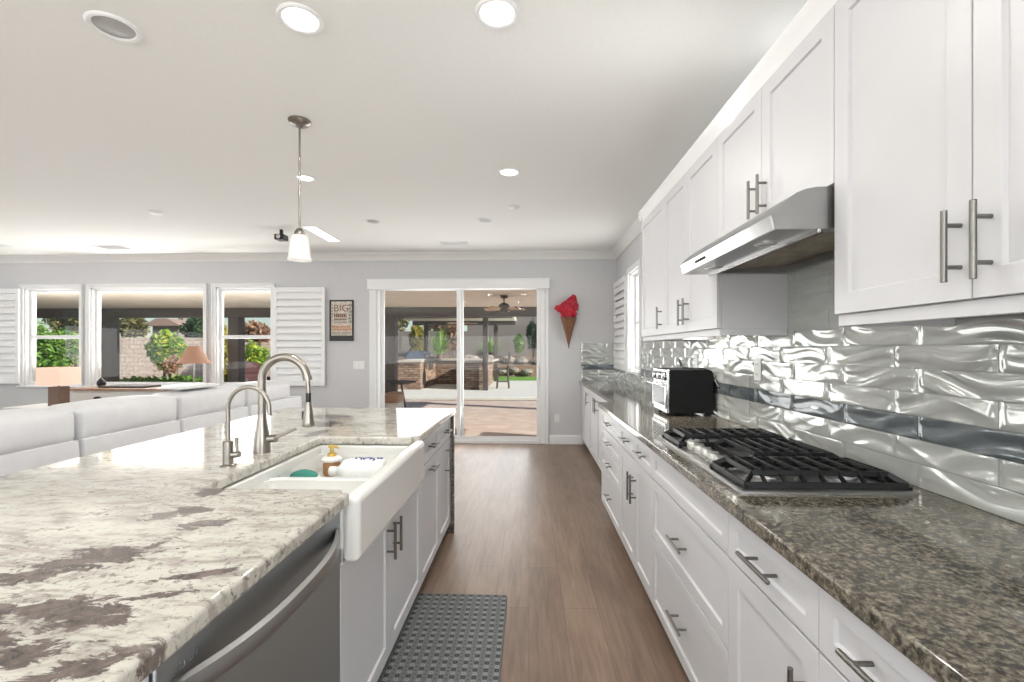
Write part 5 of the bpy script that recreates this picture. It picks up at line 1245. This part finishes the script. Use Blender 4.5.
bush('rust_tree', 'tall dry rust coloured tree by the centre stile of the sliding door', 'tree', 438, 464, 318, 354, 25.6, 'leaf_autumn', 1700, 0.13, 2, 12, GT)
bush('green_tree', 'dark green tree at the right edge of the right door pane', 'tree', 526, 540, 318, 352, 26.0, 'leaf_dark', 1300, 0.12, 1, 13, GT)
bush('ivy_hedge', 'fresh green growth on top of the garden wall, upper right pane', 'hedge', 513, 540, 298, 315, 27.4, 'leaf_green', 900, 0.15, 1, 14, GT)
bush('sapling', 'slim yellow green sapling before the tall garden wall', 'tree', 513, 525, 332, 355, 26.0, 'leaf_palm', 600, 0.10, 1, 15, GT, 0.03)
bush('hillside_tree', 'wide dark olive tree beyond the lower garden wall, left door pane', 'tree', 372, 414, 290, 338, 30.0, 'leaf_olive', 1600, 0.2, 2, 16, GT)
bush('hillside_tree', 'wide rusty brown tree beyond the lower garden wall near the centre stile', 'tree', 414, 466, 292, 338, 34.0, 'leaf_autumn', 1600, 0.2, 2, 17, GT)
def palm(label, u0, u1, v0, v1, Y, seed):
    x, hw, za, zb = span(u0, u1, v0, v1, Y); rng = random.Random(seed); g = GZ - 0.02
    t = thing('fan_palm', label, 'palm', (x, Y, g), 'spiky palms behind the bar'); m = MB(); c0 = Vector((x, Y, za + 0.15))
    for i in range(80):
        a = rng.uniform(0, 2 * PI); el = rng.uniform(0.15, 1.35); L = (zb - za) * rng.uniform(0.75, 1.0)
        d = Vector((math.cos(a) * math.cos(el) * hw / (zb - za) * 1.3, math.sin(a) * math.cos(el), math.sin(el))); w = 0.05
        s = Vector((-math.sin(a), math.cos(a), 0)) * w
        p1 = c0 + d * L * 0.5; p2 = c0 + d * L + Vector((0, 0, -0.12 * L * math.cos(el)))
        m.add([c0 - s * 0.3, c0 + s * 0.3, p1 + s, p1 - s, p2], [(0, 1, 2, 3), (3, 2, 4)])
    m.build('fronds', 'leaf_palm', t, smooth=False, recalc=False)
    MB().tube([(x, Y, g), (x, Y, za + 0.2)], 0.12, 10).build('trunk', 'bark', t)
palm('bright green spiky palm behind the left door pane post', 426, 453, 325, 358, 22.3, 21)
palm('yellowish spiky palm behind the posts in the right door pane', 470, 512, 336, 356, 25.8, 22)
# boulders of the rock bank
rg = random.Random(31)
bl = [(470, 359, 24.2, 0.50), (488, 358, 24.4, 0.40), (508, 359, 24.5, 0.36), (522, 360, 24.5, 0.34), (536, 360, 24.5, 0.33), (514, 369, 23.6, 0.27), (527, 371, 23.6, 0.32), (502, 371, 23.6, 0.26)]
names = ['large rock at the left end of the rock bank, above the bar counter', 'rock beside the post in the rock bank', 'rock in the bank directly behind the bar stool back', 'broad rock at the top of the bank, right door pane', 'rock at the right end of the bank by door frame', 'lower rock at the back edge of the lawn, near the stool', 'pale rock sitting on the lawn edge, right door pane', 'small low rock just right of the bar stool']
for (u, v, Y, r), nm in zip(bl, names):
    x, z = at(u, v, Y); m = MB(); m.sphere((x, Y, z - 0.05), (r, r * 0.7, r * 0.55), 14, 9, jit=0.12, rng=rg)
    o = m.build('boulder', 'boulder', None, smooth=False); tag(o, nm, 'rock', 'boulders of the rock bank')
struct(MB().prism([(23.4, GZ), (24.6, 0.75), (27.0, 1.0), (27.0, GZ - 0.02)], 'x', -8, 14).build('terrain_bank', 'soil'))
# house beyond the block wall
hx0, hz0 = at(150, 326, 34); hx1, _ = at(181, 326, 34)
t = thing('neighbor_house', 'distant house roof behind the lemon tree against the sky', 'house', ((hx0 + hx1) / 2, 34, 0))
B(hx0 + 0.2, hx1 - 0.2, 34, 38, -0.1, hz0).build('wall', 'garden_stucco', t)
MB().prism([(hx0 - 0.3, hz0), (hx1 + 0.3, hz0), (hx1 - 0.8, hz0 + 0.55), (hx0 + 0.8, hz0 + 0.55)], 'y', 33.6, 38.4).build('roof', 'roof_far', t)
B(hx1 - 1.0, hx1 - 0.6, 35, 35.5, hz0 + 0.3, hz0 + 0.95).build('chimney', 'garden_stucco', t)
